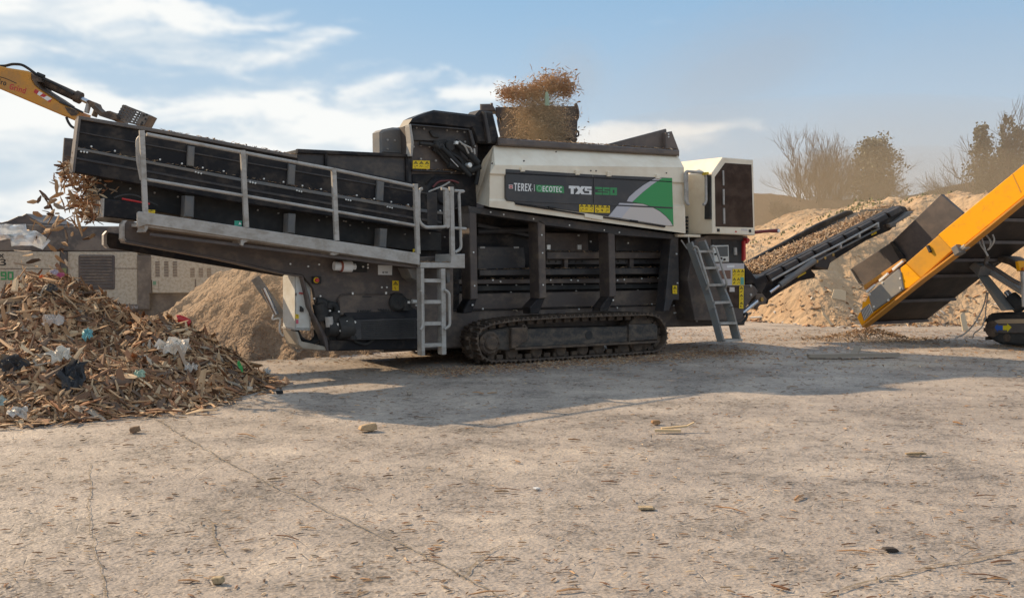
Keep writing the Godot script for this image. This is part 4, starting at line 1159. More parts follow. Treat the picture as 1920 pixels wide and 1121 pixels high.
	P(dc, "hinge_plate", [5.599,1.438,5.871,1.552,6.093,1.514,6.192,1.446,6.012,1.36,5.959,1.255,5.656,1.286], -0.6, -0.52, M.charcoal, 0.012)
	bolts(dc, [5.682,1.39,5.881,1.451,6.085,1.506], -0.515, 0.03, mat(col(0.45, 0.30, 0.10), 0.4, 0.5))
	P(dc, "head_roller_bracket", [7.575,2.065,7.756,2.127,8.105,2.305,8.261,2.319,8.138,2.225,7.772,2.077,7.774,2.017,7.607,2.005], -0.62, -0.52, M.slate, 0.01)
	tb(dc, "head_roller", [Vector3([8.092,2.37][0], [8.092,2.37][1] - 0.05, -1.6), Vector3([8.092,2.37][0], [8.092,2.37][1] - 0.05, -0.65)], 0.06, M.rubber, 16)
	decal(dc, "warning_label", [7.11,1.929,7.248,1.971,7.259,1.895,7.123,1.85], -0.545, M.lab12)
	P(dc, "caution_strip", [5.216,1.134,5.415,1.212,5.428,1.189,5.229,1.11], -0.58, -0.52, mat(col(0.65, 0.45, 0.03), 0.5), 0.004)
	P(m, "hinge_knuckle", [4.153,0.861,4.303,0.876,4.431,0.764,4.407,0.682,4.281,0.667,4.194,0.596,4.131,0.625,4.155,0.715], -0.7, -0.45, M.plate, 0.015)
	bolts(m, [4.292,0.763], -0.44, 0.04, mat(col(0.45, 0.28, 0.08), 0.4, 0.4))
	P(m, "hinge_housing", [3.657,1.374,3.828,1.213,3.927,1.122,4.123,1.183,4.199,1.083,4.054,0.869,3.955,0.889,3.88,1.034,3.685,1.037], -0.9, -0.2, M.black, 0.015)
	tb(m, "lower_ram", flat3([3.667,0.557,3.994,0.745], -0.25), 0.035, M.chrome)

func ledge_chips(m: Node3D) -> void:
	var r := RandomNumberGenerator.new()
	r.seed = 64
	var list := []
	var cols := []
	for q in [[[-1.182,1.301,2.248,1.31], -0.60, -0.40, 160], [[-0.012,1.554,2.288,1.546], -0.60, -0.46, 90], [[-2.622,0.694,2.628,0.733], -0.47, -0.43, 60], [[-1.019,3.124,2.241,3.122], -0.3, -0.16, 420], [[-5.566,2.962,-3.914,2.747], -0.3, -0.17, 120], [[-6.497,2.703,-2.277,2.119], -0.2, -0.1, 120], [[-5.896,1.864,-2.539,1.415], 0.0, 0.39, 240], [[-2.495,1.414,-2.068,1.407], 0.05, 0.42, 60], [[-1.77,1.169,2.415,1.146], -0.6, -0.5, 140], [[-2.268,2.642,-1.272,2.655], -0.3, -0.24, 60]]:
		for i in int(q[3]):
			var t := r.randf()
			var s := r.randf_range(0.12, 0.5)
			list.append(Transform3D(tilt(Vector3.UP, r, 0.25).scaled_local(Vector3.ONE * s), Vector3(lerpf(q[0][0], q[0][2], t), lerpf(q[0][1], q[0][3], t) + 0.008, r.randf_range(q[1], q[2]))))
			cols.append(wood(r).lerp(Color(0.42, 0.31, 0.20), 0.3))
	scatter(m, "settled_chips", chip_mesh(17, 0.15, 0.014, 0.05), list, cols, M.chip)

func sl_st(st: SurfaceTool) -> SurfaceTool:
	return st

# ---------------------------------------------------------------- heaps
const LOBES := [[-5.48, -12.6, 1.3, 0.68], [-4.75, -10.8, 0.6, 0.52], [-4.05, -12.2, 0.8, 0.76], [-4, -11, 0.44, 0.52], [-6.2, -11, 0.75, 0.6], [-3.4, -12.1, 0.12, 0.42], [-5.6, -10.45, 0.35, 0.4]]

func heap(x: float, z: float) -> float:
	var s := 0.0
	for l in LOBES:
		var dx: float = x - l[0]
		var dz: float = z - l[1]
		s += exp(14.0 * (l[2] + l[3] * 0.25 - l[3] * sqrt(dx * dx + dz * dz + 0.0625)))
	return log(s) / 14.0 - 0.02

func chip_mesh(sd: int, lx: float, ly: float, lz: float, rough := 0.35) -> ArrayMesh:
	var r := RandomNumberGenerator.new()
	r.seed = sd
	var st := S()
	var n := 5
	var rings := []
	for k in 3:
		var t := k / 2.0
		var wid := (0.35 + r.randf() * 0.5) if k != 1 else 1.0
		var ring := []
		for i in n:
			var a := TAU * i / n + r.randf() * rough
			ring.append(Vector3((t - 0.5) * lx + r.randfn(0, 0.06) * lx, sin(a) * ly * 0.5 * wid * r.randf_range(0.7, 1.2) + sin(t * PI) * lx * 0.05, cos(a) * lz * 0.5 * wid * r.randf_range(0.7, 1.2)))
		rings.append(ring)
	for k in 2:
		for i in n:
			var j := (i + 1) % n
			var o: Vector3 = rings[k][i] + rings[k + 1][j]
			o.x = 0
			quad(st, rings[k][i], rings[k][j], rings[k + 1][j], rings[k + 1][i], o)
	fan3(st, rings[0], Vector3.LEFT)
	fan3(st, rings[2], Vector3.RIGHT)
	return st.commit()

func wood(r: RandomNumberGenerator) -> Color:
	var v := r.randf()
	var c := Color(0.30, 0.175, 0.088)
	if v < 0.22:
		c = Color(0.43, 0.28, 0.155)
	elif v < 0.38:
		c = Color(0.20, 0.105, 0.055)
	elif v < 0.50:
		c = Color(0.26, 0.125, 0.060)
	elif v < 0.62:
		c = Color(0.54, 0.40, 0.25)
	elif v < 0.72:
		c = Color(0.115, 0.075, 0.050)
	elif v < 0.78:
		c = Color(0.34, 0.29, 0.23)
	c = Color(c.r * 1.04, c.g * 0.98, c.b * 0.92) * r.randf_range(0.7, 1.35)
	c.a = 1.0
	return c

func tilt(up: Vector3, r: RandomNumberGenerator, loose: float) -> Basis:
	var n := (up + Vector3(r.randfn(0, loose), r.randfn(0, loose), r.randfn(0, loose))).normalized()
	var s := n.cross(Vector3(r.randfn(0, 1), r.randfn(0, 0.4), r.randfn(0, 1)).normalized()).normalized()
	return Basis(s, n, s.cross(n))

func scatter(parent: Node3D, called: String, mesh: Mesh, list: Array, colours: Array, m: Material) -> MultiMeshInstance3D:
	var mm := MultiMesh.new()
	mm.transform_format = MultiMesh.TRANSFORM_3D
	mm.use_colors = true
	mm.mesh = mesh
	mm.instance_count = list.size()
	for i in list.size():
		mm.set_instance_transform(i, list[i])
		mm.set_instance_color(i, colours[i])
	var o := MultiMeshInstance3D.new()
	o.name = called
	o.multimesh = mm
	o.material_override = m
	o.set_meta("kind", "stuff")
	parent.add_child(o, true)
	return o

func crumple(sd: int, w: float, h: float, amp: float, ragged := 0.25) -> ArrayMesh:
	var n := fbm(4.0 / maxf(w, h), sd, 3)
	var r := RandomNumberGenerator.new()
	r.seed = sd
	var st := S()
	st.set_smooth_group(0)
	var rings := 6
	var seg := 18
	var rad := []
	for k in seg:
		rad.append(r.randf_range(1.0 - ragged, 1.0 + ragged))
	var g := []
	for i in rings + 1:
		var row := []
		for k in seg:
			var a := TAU * k / seg
			var q: float = float(i) / rings * lerpf(1.0, rad[k], float(i) / rings)
			var x := cos(a) * q * w * 0.5
			var y := sin(a) * q * h * 0.5
			row.append(Vector3(x, n.get_noise_2d(x, y) * amp * 2.0 - q * q * amp * 0.4, y))
		g.append(row)
	for i in rings:
		for k in seg:
			var l := (k + 1) % seg
			for t in [[g[i][k], g[i + 1][k], g[i + 1][l]], [g[i][k], g[i + 1][l], g[i][l]]]:
				for p in t:
					st.add_vertex(p)
	st.generate_normals()
	return st.commit()

func build_heap() -> void:
	var base := Vector3(-4.6, 0, -11.4)
	var h := thing("wood_chip_heap", "big heap of shredded waste wood under the long conveyor's end", "wood heap", base)
	var rough := fbm(1.6, 31, 4)
	var hf := func(x: float, z: float) -> float:
		return heap(x + base.x, z + base.z) + rough.get_noise_2d(x + base.x, z + base.z) * 0.08 - 0.03
	var core := mat(col(0.26, 0.165, 0.10), 0.95)
	put("heap_core", field(-4.0, 4.0, 90, -3.4, 3.0, 76, hf, func(_x, _z): return Color.WHITE, -0.03), core, h)
	var r := RandomNumberGenerator.new()
	r.seed = 404
	var kinds := [chip_mesh(1, 0.16, 0.012, 0.035), chip_mesh(2, 0.20, 0.014, 0.022), chip_mesh(3, 0.10, 0.012, 0.06), chip_mesh(4, 0.13, 0.02, 0.03), chip_mesh(5, 0.24, 0.010, 0.045)]
	var lists := [[], [], [], [], []]
	var cols := [[], [], [], [], []]
	var made := 0
	while made < 31000:
		var x := r.randf_range(-4.0, 3.4)
		var z := r.randf_range(-2.9, 2.6)
		var y: float = hf.call(x, z)
		if y < -0.015:
			if y < -0.16 or r.randf() > 0.25 * (1.0 + y / 0.16):
				continue
			y = 0.0
		made += 1
		var e := 0.06
		var up := Vector3(float(hf.call(x - e, z)) - float(hf.call(x + e, z)), 2.0 * e, float(hf.call(x, z - e)) - float(hf.call(x, z + e))).normalized()
		if y <= 0.0:
			up = Vector3.UP
		var k := r.randi_range(0, 4)
		var b := tilt(up, r, 0.33 if y > 0.02 else 0.1)
		var sc := clampf(exp(r.randfn(-0.38, 0.45)), 0.22, 1.8)
		lists[k].append(Transform3D(b.scaled_local(Vector3(sc, sc * r.randf_range(0.7, 1.4), sc * r.randf_range(0.7, 1.3))), Vector3(x, y + r.randf_range(0.0, 0.035), z)))
		cols[k].append(wood(r))
	for k in 5:
		scatter(h, "shredded_wood", kinds[k], lists[k], cols[k], M.chip)
	# the larger pieces on the near side, one by one
	var tones := []
	for k in 8:
		var m := mat(wood(r).linear_to_srgb(), 0.8)
		tones.append(m)
	var n := 0
	while n < 260:
		var x := r.randf_range(-2.2, 2.6)
		var z := r.randf_range(-1.4, 2.2)
		var y: float = hf.call(x, z)
		if y < 0.0:
			continue
		var e := 0.08
		var up := Vector3(float(hf.call(x - e, z)) - float(hf.call(x + e, z)), 2.0 * e, float(hf.call(x, z - e)) - float(hf.call(x, z + e))).normalized()
		if up.z < 0.05 and r.randf() < 0.7:
			continue
		n += 1
		var o := MeshInstance3D.new()
		o.name = "wood_chip"
		o.mesh = kinds[r.randi_range(0, 4)]
		o.material_override = tones[r.randi_range(0, 7)]
		var sc := r.randf_range(1.0, 1.75)
		o.transform = Transform3D(tilt(up, r, 0.35).scaled_local(Vector3(sc, sc, sc)), Vector3(x, y + 0.035, z))
		h.add_child(o, true)
	# rubbish caught in the heap
	var film := func(c: Color) -> StandardMaterial3D:
		var m := mat(c, 0.5)
		m.backlight_enabled = true
		m.backlight = Color(0.30, 0.28, 0.25)
		m.cull_mode = BaseMaterial3D.CULL_DISABLED
		return m
	var bits := [
		["plastic_bag", "crumpled white plastic bag high on the right shoulder of the wood heap", "plastic bag", [-3.708,0.439,-11.644], 0.42, 0.24, 0.16, col(0.84, 0.73, 0.60), 41],
		["plastic_bag", "torn pale grey plastic sheet with stained edge below the teal scrap on the heap", "plastic sheet", [-4.457,0.46,-10.514], 0.26, 0.22, 0.08, col(0.66, 0.58, 0.47), 42],
		["plastic_bag", "thin translucent white bag on the middle of the heap's peak face", "plastic bag", [-5.031,0.729,-11.676], 0.28, 0.16, 0.08, col(0.58, 0.50, 0.43), 43],
		["plastic_scrap", "bright teal plastic scrap standing on the wood heap", "plastic scrap", [-4.637,0.567,-11.65], 0.13, 0.17, 0.06, col(0.20, 0.46, 0.47), 44],
		["plastic_sheet", "long crumpled black plastic sheet hanging down the front of the wood heap", "plastic sheet", [-4.213,0.295,-10.257], 0.30, 0.46, 0.14, col(0.012, 0.013, 0.016), 45],
		["plastic_sheet", "black plastic sheet at the heap's far left edge of the picture", "plastic sheet", [-4.826,0.394,-10.251], 0.40, 0.22, 0.10, col(0.012, 0.012, 0.014), 46],
		["foil_scrap", "pink foil scrap on the very top of the wood heap", "plastic scrap", [-5.254,1.194,-12.447], 0.10, 0.07, 0.04, col(0.52, 0.10, 0.22), 47],
		["foil_scrap", "pale lilac film scrap on top of the heap beside the pink foil", "plastic scrap", [-5.337,1.231,-12.469], 0.11, 0.07, 0.04, col(0.52, 0.46, 0.54), 48],
		["plastic_scrap", "small bright orange plastic scrap near the top of the wood heap", "plastic scrap", [-5.41,1.179,-12.306], 0.06, 0.05, 0.02, col(0.80, 0.13, 0.01), 49],
		["plastic_scrap", "pale green flat board scrap in the lower middle of the heap", "plastic scrap", [-3.692,0.253,-10.565], 0.13, 0.12, 0.03, col(0.30, 0.42, 0.30), 50],
		["plastic_bag", "white torn film lying at the heap's front foot", "plastic film", [-4.421,0.027,-9.555], 0.24, 0.12, 0.08, col(0.58, 0.53, 0.47), 51],
		["plastic_scrap", "vivid green plastic strip near the heap's right-hand foot", "plastic scrap", [-3.05,0.178,-11.983], 0.06, 0.16, 0.03, col(0.04, 0.34, 0.07), 52],
		["plastic_bag", "whitish film tuft low on the right flank of the heap", "plastic film", [-3.433,0.228,-11.435], 0.16, 0.11, 0.08, col(0.62, 0.56, 0.49), 53],
		["plastic_scrap", "grey-green panel piece at the heap's lower left edge of the picture", "plastic scrap", [-4.646,0.107,-9.668], 0.12, 0.14, 0.03, col(0.28, 0.34, 0.30), 54],
		["plastic_bag", "white film at the heap's right-hand tip beside the sunlit sand", "plastic film", [-3.011,-0.001,-13.097], 0.16, 0.10, 0.07, col(0.66, 0.63, 0.58), 55],
		["plastic_bag", "dark grey rubber flap just under the heap's top", "rubber flap", [-5.229,1.056,-12.151], 0.17, 0.10, 0.05, col(0.045, 0.042, 0.042), 56],
	]
	for b in bits:
		var p := Vector3(b[3][0], b[3][1] + 0.09, b[3][2] + 0.06)
		var e := 0.08
		var up := Vector3(heap(p.x - e, p.z) - heap(p.x + e, p.z), 2.0 * e, heap(p.x, p.z - e) - heap(p.x, p.z + e)).normalized()
		up = (up + Vector3(0, 0, 0.5)).normalized()
		var o := MeshInstance3D.new()
		o.name = numbered(b[0])
		o.mesh = crumple(b[8], b[4] * 0.88, b[5] * 0.88, b[6] * 0.6, 0.3)
		o.material_override = film.call(b[7])
		add_child(o)
		var s := Vector3.UP.cross(up).normalized()
		o.transform = Transform3D(Basis(s, up, s.cross(up)), p)
		tag(o, b[1], b[2])
	var can := [-3.785,0.689,-12.265]
	var st := S()
	tube(st, [Vector3(-0.07, 0, 0), Vector3(-0.065, 0.005, 0), Vector3(0.0, 0.01, 0), Vector3(0.06, 0.0, 0), Vector3(0.07, 0, 0)], 0.05, 14, 0.04)
	var o := done(st, self, "crushed_can", M.red)
	o.position = Vector3(can[0], can[1] + 0.06, can[2])
	o.rotation = Vector3(0.2, 0.3, -0.4)
	tag(o, "crushed red drink can lying on the ridge of the wood heap", "can")
	var stick := [-3.545,0.292,-11.488]
	st = S()
	bar(st, Vector3(-0.02, -0.16, 0.02), Vector3(0.0, 0.16, 0.03), 0.035, 0.012, Vector3.BACK)
	o = done(st, self, "wood_lath", mat(col(0.42, 0.31, 0.22), 0.8))
	o.position = Vector3(stick[0], stick[1] + 0.1, stick[2])
	o.rotation = Vector3(-0.3, 0.2, 0.45)
	tag(o, "broken wooden lath leaning below the crumpled white bag on the heap", "wood lath")

func build_falling(kinds: Array) -> void:
	# chips in the air under the conveyor's end, each one on its own
	var r := RandomNumberGenerator.new()
	r.seed = 90
	var tones := []
	for k in 6:
		tones.append(mat(wood(r).linear_to_srgb(), 0.8))
	var c0 := Vector3(0.762, 0, -15.186)
	var place := func(flat: Array, sc: float) -> void:
		for i in range(0, flat.size(), 2):
			var o := MeshInstance3D.new()
			o.name = numbered("falling_wood_chip")
			o.mesh = kinds[r.randi_range(0, kinds.size() - 1)]
			o.material_override = tones[r.randi_range(0, 5)]
			add_child(o)
			var z := r.randf_range(-1.2, -0.3)
			var q := Basis(Vector3.UP, deg_to_rad(31.7)) * Vector3(float(flat[i]), float(flat[i + 1]), z) + c0
			var s := sc * r.randf_range(0.7, 1.2)
			o.transform = Transform3D(Basis.from_euler(Vector3(r.randf() * TAU, r.randf() * TAU, r.randf() * TAU)).scaled_local(Vector3.ONE * s), q)
			tag(o, "brown wood chip falling through the air below the conveyor's left end", "wood chip", "wood chips falling from the conveyor's end")
	place.call([-6.841,2.131,-6.768,2.16,-6.67,2.374,-6.614,2.484,-6.586,2.495,-6.54,2.487,-6.495,2.459,-6.448,2.5,-6.432,2.323,-6.469,2.322,-6.672,2.276,-6.691,2.217,-6.655,2.179,-6.6,2.2,-6.544,2.26,-6.59,2.279,-6.543,2.133,-6.566,2.073,-6.444,2.185,-6.675,2.11,-6.693,2.119,-6.639,2.061,-6.656,1.953,-6.633,1.895,-6.587,1.905,-6.768,1.99,-6.736,1.961,-6.803,1.863,-6.716,1.815,-6.68,1.806,-6.75,1.785,-6.402,1.888,-6.365,1.869,-6.328,1.81,-6.308,1.89,-6.312,1.969,-6.569,2.437,-6.468,2.401,-6.512,2.537,-6.412,2.423], 1.05)
	place.call([-6.676,2.087,-6.654,2.075,-6.553,2.09,-6.778,1.989,-6.734,1.966,-6.667,1.979,-6.635,1.896,-6.601,1.884,-6.802,1.857,-6.397,1.887,-6.913,1.785,-6.86,1.714,-6.838,1.69,-6.76,1.726,-6.737,1.763,-6.692,1.799,-6.514,1.728,-6.468,1.753,-6.285,1.73,-6.239,1.719,-6.673,1.595,-6.607,1.571,-6.573,1.547,-6.575,1.462,-6.907,1.511,-6.865,1.439,-7.002,1.41,-6.855,1.38,-6.921,1.344,-6.594,1.631,-6.462,1.401,-6.961,1.559], 1.0)
	# the dense stream leaving the belt
	var st := thing("chip_stream", "stream of wood chips pouring off the left end of the conveyor belt", "wood chips", c0, 31.7)
	st.set_meta("kind", "stuff")
	var lists := [[], []]
	var cols := [[], []]
	var mouth := [-6.494,2.499,-6.487,2.381,-6.43,2.442,-6.356,2.385,-6.264,2.289,-6.303,2.228,-6.341,2.148,-6.267,2.07,-6.306,2.009,-6.188,2.332]
	for i in 400:
		var k := r.randi_range(0, 9)
		var w := r.randf_range(-1.25, -0.2)
		var p := Vector3(mouth[k * 2] + r.randfn(0, 0.07), mouth[k * 2 + 1] + r.randfn(0, 0.07), w)
		var s := r.randf_range(0.3, 0.85)
		lists[i % 2].append(Transform3D(Basis.from_euler(Vector3(r.randf() * TAU, r.randf() * TAU, r.randf() * TAU)).scaled_local(Vector3.ONE * s), p))
		cols[i % 2].append(wood(r))
	for k in 2:
		scatter(st, "falling_shreds", kinds[k], lists[k], cols[k], M.chip)
	# white sheet tumbling down
	var ws := [-7.034,1.748]
	var o := MeshInstance3D.new()
	o.name = "plastic_sheet_falling"
	o.mesh = crumple(61, 0.58, 0.26, 0.10, 0.55)
	var wm := mat(col(0.80, 0.80, 0.78), 0.5)
	wm.cull_mode = BaseMaterial3D.CULL_DISABLED
	wm.backlight_enabled = true
	wm.backlight = Color(0.5, 0.5, 0.5)
	o.material_override = wm
	add_child(o)
	o.transform = Transform3D(Basis.from_euler(Vector3(1.15, 0.2, -0.35)), Basis(Vector3.UP, deg_to_rad(31.7)) * Vector3(float(ws[0]), float(ws[1]), -0.7) + c0)
	tag(o, "torn white plastic sheet tumbling in the air above the wood heap", "plastic sheet")

func build_sawdust() -> void:
	var n := fbm(0.9, 51, 5)
	var a := Vector3(-4.0, 0, -19.0)
	var hf := func(x: float, z: float) -> float:
		var r := sqrt(x * x + z * z + 0.12)
		return 2.0 - 0.72 * r + n.get_noise_2d(x + 3.0, z) * 0.16 + n.get_noise_2d(atan2(z, x) * 5.0, r * 0.5) * 0.10 * r + n.get_noise_2d(x * 4.0, z * 4.0) * 0.045
	var o := put("sawdust_heap", field(-3.6, 3.6, 110, -3.6, 3.6, 110, hf, func(_x, _z): return Color.WHITE, -0.02), M.sawdust)
	o.position = a
	tag(o, "brown sawdust heap with steep left slope in front of the old shredder's louvred panel", "sawdust heap")
	var b := Vector3(-3.95, 0, -17.6)
	var hf2 := func(x: float, z: float) -> float:
		var r := sqrt(x * x + z * z * 0.95 + 0.10)
		return 1.38 - 0.62 * r + n.get_noise_2d(x + 13.0, z + 4.0) * 0.14 + n.get_noise_2d(atan2(z, x) * 5.0 + 9.0, r * 0.5) * 0.10 * r + n.get_noise_2d(x * 4.0 + 3.0, z * 4.0) * 0.05
	o = put("sawdust_heap", field(-3.2, 3.4, 110, -3.4, 3.2, 110, hf2, func(_x, _z): return Color(0.95, 0.93, 0.92), -0.02), M.sawdust)
	o.position = b
	tag(o, "lower sawdust heap beside the white electrical cabinet, in front of the steeper one", "sawdust heap")
	# shreds lying on the nearer heap
	var r := RandomNumberGenerator.new()
	r.seed = 8
	var list := []
	var cols := []
	for i in 3500:
		var x := r.randf_range(-2.6, 2.4)
		var z := r.randf_range(-0.6, 2.6)
		var y: float = hf2.call(x, z)
		if y < 0:
			continue
		var s := r.randf_range(0.12, 0.4)
		list.append(Transform3D(tilt(Vector3(0, 1, 0.5), r, 0.4).scaled_local(Vector3.ONE * s), b + Vector3(x, y + 0.01, z)))
		cols.append(wood(r) * 1.1)
	tag(scatter(self, "sawdust_shreds", chip_mesh(9, 0.16, 0.012, 0.03), list, cols, M.chip), "fine wood shreds strewn over the lower sawdust heap", "wood shreds")

# the long sand-coloured bank on the right: height above the yard
func bank_h(x: float, z: float, n: FastNoiseLite) -> float:
	var foot := -22.0 - 0.10 * (x - 7.0) + n.get_noise_2d(x * 0.7, 3.0) * 1.2 + 2.4 * smoothstep(9.5, 13.0, x) - 5.5 * smoothstep(7.0, 3.0, x)
	var d := foot - z
	var crest := 1.45 + 1.55 * smoothstep(6.0, 11.0, x) - 0.9 * smoothstep(6.0, 1.0, x)
	var h := minf(d * 0.60, crest * 0.62 + d * 0.16)
	h = minf(h, crest)
	var k := clampf(d / 2.0, 0.0, 1.0)
	var rid := absf(n.get_noise_2d(x * 1.3 + 40.0, z * 0.8))
	return h + (n.get_noise_2d(x, z) * 0.36 + (0.22 - rid) * 0.30 + n.get_noise_2d(x * 4.0, z * 4.0) * 0.15) * k + n.get_noise_2d(x * 9.0, z * 9.0) * 0.08 * k

func build_bank() -> void:
	var n := fbm(0.22, 71, 6)
	var hf := func(x: float, z: float) -> float: return bank_h(x, z, n)
	var cf := func(x: float, z: float) -> Color:
		var t := n.get_noise_2d(x * 3.0 + 50.0, z * 3.0)
		return Color(1, 1, 1).lerp(Color(0.84, 0.78, 0.72), clampf(0.4 + t * 1.2, 0, 1))
	var o := put("sand_bank", field(-4.0, 26.0, 240, -40.0, -17.5, 180, hf, cf, -0.02), M.sand)
	tag(o, "", "", "", "structure")
	# chunks and rubble on the bank's foot and crest
	var r := RandomNumberGenerator.new()
	r.seed = 19
	var list := []
	var cols := []
	for i in 5200:
		var x := r.randf_range(2.0, 17.0)
		var z := r.randf_range(-25.0, -18.2)
		var y := bank_h(x, z, n)
		if y < -0.35 or y > 0.9 or r.randf() < y * 0.9:
			continue
		var s := r.randf_range(0.2, 0.75)
		list.append(Transform3D(tilt(Vector3.UP, r, 0.4).scaled_local(Vector3.ONE * s), Vector3(x, maxf(y, 0.0) + 0.01, z)))
		var v := r.randf()
		cols.append(wood(r) * 1.2 if v < 0.7 else Color(0.55, 0.50, 0.44) if v < 0.85 else Color(0.12, 0.10, 0.09))
	tag(scatter(self, "rubble", chip_mesh(12, 0.22, 0.05, 0.10), list, cols, M.chip), "loose wood scraps and rubble strewn along the foot of the sand bank", "rubble", "", "stuff")
	list = []
	cols = []
	for i in 3000:
		var x := r.randf_range(1.0, 20.0)
		var z := r.randf_range(-36.0, -21.0)
		var y := bank_h(x, z, n)
		if y < 0.3:
			continue
		var s := r.randf_range(0.12, 0.7)
		list.append(Transform3D(tilt(Vector3(0, 1, 0.3), r, 0.5).scaled_local(Vector3(s, s, s)), Vector3(x, y, z)))
		cols.append(Color(0.55, 0.385, 0.23) * r.randf_range(0.75, 1.1))
	tag(scatter(self, "earth_clods", chip_mesh(13, 0.16, 0.09, 0.13), list, cols, M.chip), "dry clods of earth and sawdust lying over the slope of the sand bank", "earth clods", "", "stuff")
	# spilt chips round the feeder's foot
	list = []
	cols = []
	for i in 800:
		var q := Vector2(r.randfn(6.35, 0.55), r.randfn(-18.95, 0.35))
		var hh := maxf(0.0, 0.24 - 0.42 * Vector2((q.x - 6.35) * 0.7, q.y + 18.95).length())
		var s := r.randf_range(0.2, 0.7)
		list.append(Transform3D(tilt(Vector3.UP, r, 0.45).scaled_local(Vector3.ONE * s), Vector3(q.x, hh * r.randf_range(0.6, 1.0) + 0.01, q.y)))
		cols.append(wood(r).lerp(Color(0.42, 0.31, 0.20), 0.4))
	tag(scatter(self, "chip_spill", chip_mesh(16, 0.17, 0.014, 0.045), list, cols, M.chip), "low spill of wood chips round the foot of the yellow conveyor", "wood chips", "", "stuff")
	# crest slabs of broken earth and grass
	list = []
	cols = []
	for i in 2600:
		var x := r.randfn(12.0, 2.6)
		var z := r.randfn(-31.0, 1.2)
		if n.get_noise_2d(x * 2.0, z * 2.0 + 9.0) < 0.0:
			continue
		list.append(Transform3D(tilt(Vector3.UP, r, 0.25).scaled_local(Vector3(0.6, 2.0, 0.35) * r.randf_range(0.3, 0.8)), Vector3(x, bank_h(x, z, n) + 0.03, z)))
		cols.append(Color(0.20, 0.20, 0.085) * r.randf_range(0.6, 1.2))
	tag(scatter(self, "grass_tufts", chip_mesh(14, 0.10, 0.06, 0.05), list, cols, M.chip), "sparse green grass growing on the crest of the sand bank", "grass", "", "stuff")
	# timber pieces standing out against the sand
	var planks := [
		["splintered pale board stuck upright in the sand below the yellow conveyor", [8.998,-21.077], 0.06, 0.36, 0.1, 0.05],
		["square plywood offcut leaning on the sand bank left of the yellow conveyor", [7.154,-23.336], 0.16, 0.24, 0.05, -0.25],
		["thin slanting batten stuck in the sand beside the plywood offcut", [6.74,-22.311], 0.03, 0.36, 0.1, 0.55],
		["flat white board lying at the foot of the sand bank behind the right ladder", [5.667,-24.073], 0.30, 0.06, 0.0, -1.45],
		["dark broken plank lying along the crest of the sand bank", [7.33,-26.136], 0.06, 0.10, 0.0, 0.3],
	]
	for i in 4:
		var p = planks[i]
		var st := S()
		prism(st, [-p[2], 0.0, p[2], 0.02, p[2] * 0.9, p[3], p[2] * 0.2, p[3] * 1.08, -p[2] * 0.8, p[3] * 0.94], -0.012, 0.012, 0.003)
		var q := done(st, self, numbered("board"), mat(col(0.62, 0.50, 0.34) if i != 3 else col(0.70, 0.68, 0.62), 0.8))
		q.position = Vector3(p[1][0], maxf(0.0, bank_h(p[1][0], p[1][1], n)) - 0.01, p[1][1])
		q.rotation = Vector3(-0.35 if i != 3 else -1.3, p[4], p[5] if i != 3 else 0.1)
		tag(q, p[0], "board")
	var st := S()
	var rp := [6.019,-17.655]
	bar(st, Vector3(-0.75, 0.03, 0.0), Vector3(0.0, 0.05, 0.1), 0.16, 0.05)
	bar(st, Vector3(-0.05, 0.05, 0.08), Vector3(0.62, 0.035, 0.0), 0.14, 0.05)
	bar(st, Vector3(-0.06, 0.06, 0.05), Vector3(0.02, 0.16, 0.0), 0.10, 0.04)
	var pl := done(st, self, "broken_plank", mat(col(0.33, 0.27, 0.21), 0.85))
	pl.position = Vector3([5.089,-15.656][0], 0.0, [5.089,-15.656][1])
	pl.rotation.y = 0.1
	tag(pl, "flat broken plank lying in the shade on the open yard, right of centre", "plank")

# ---------------------------------------------------------------- trees
func limb(st: SurfaceTool, p: Vector3, d: Vector3, l: float, r: float, depth: int, g: RandomNumberGenerator, rise: float, spread: float, tips: Array) -> void:
	var path := [p]
	var q := p
	var dd := d
	for k in 3:
		dd = (dd + Vector3(g.randfn(0, 0.13), g.randfn(rise * 0.3, 0.08), g.randfn(0, 0.13))).normalized()
		q += dd * l / 3.0
		path.append(q)
	tube(st, path, r, 5 if r > 0.03 else 3, r * 0.62)
	tips.append([path, r])
	if depth == 0:
		return
	var n := 3 if depth > 1 else 4
	if depth >= 4:
		n = 4
	for k in n:
		var t := g.randf_range(0.45, 1.0)
		var i := mini(int(t * 3.0), 2)
		var at: Vector3 = (path[i] as Vector3).lerp(path[i + 1], t * 3.0 - i)
		var side := dd.cross(Vector3(g.randfn(0, 1), g.randfn(0, 1), g.randfn(0, 1))).normalized()
		var nd := (dd + side * spread * g.randf_range(0.6, 1.3) + Vector3.UP * rise).normalized()
		limb(st, at, nd, l * g.randf_range(0.58, 0.82), r * 0.58, depth - 1, g, rise, spread, tips)

func leaves(list: Array, cols: Array, c: Vector3, rad: Vector3, n: int, g: RandomNumberGenerator, size: float, tint: Color) -> void:
	var lumps := []
	for k in maxi(4, n / 90):
		var q := Vector3(g.randfn(0, 0.45), g.randfn(0, 0.45), g.randfn(0, 0.45))
		lumps.append([q.limit_length(1.0), g.randf_range(0.55, 1.35)])
	for i in n:
		var l: Array = lumps[g.randi_range(0, lumps.size() - 1)]
		var v := Vector3(g.randfn(0, 1), g.randfn(0, 1), g.randfn(0, 1)).limit_length(2.4) * 0.25 + (l[0] as Vector3)
		list.append(Transform3D(Basis.from_euler(Vector3(g.randf() * TAU, g.randf() * TAU, g.randf() * TAU)).scaled_local(Vector3.ONE * size * g.randf_range(0.6, 1.4)), c + v * rad))
		var t: Color = tint * (float(l[1]) * g.randf_range(0.7, 1.3))
		t.a = 1.0
		cols.append(t)

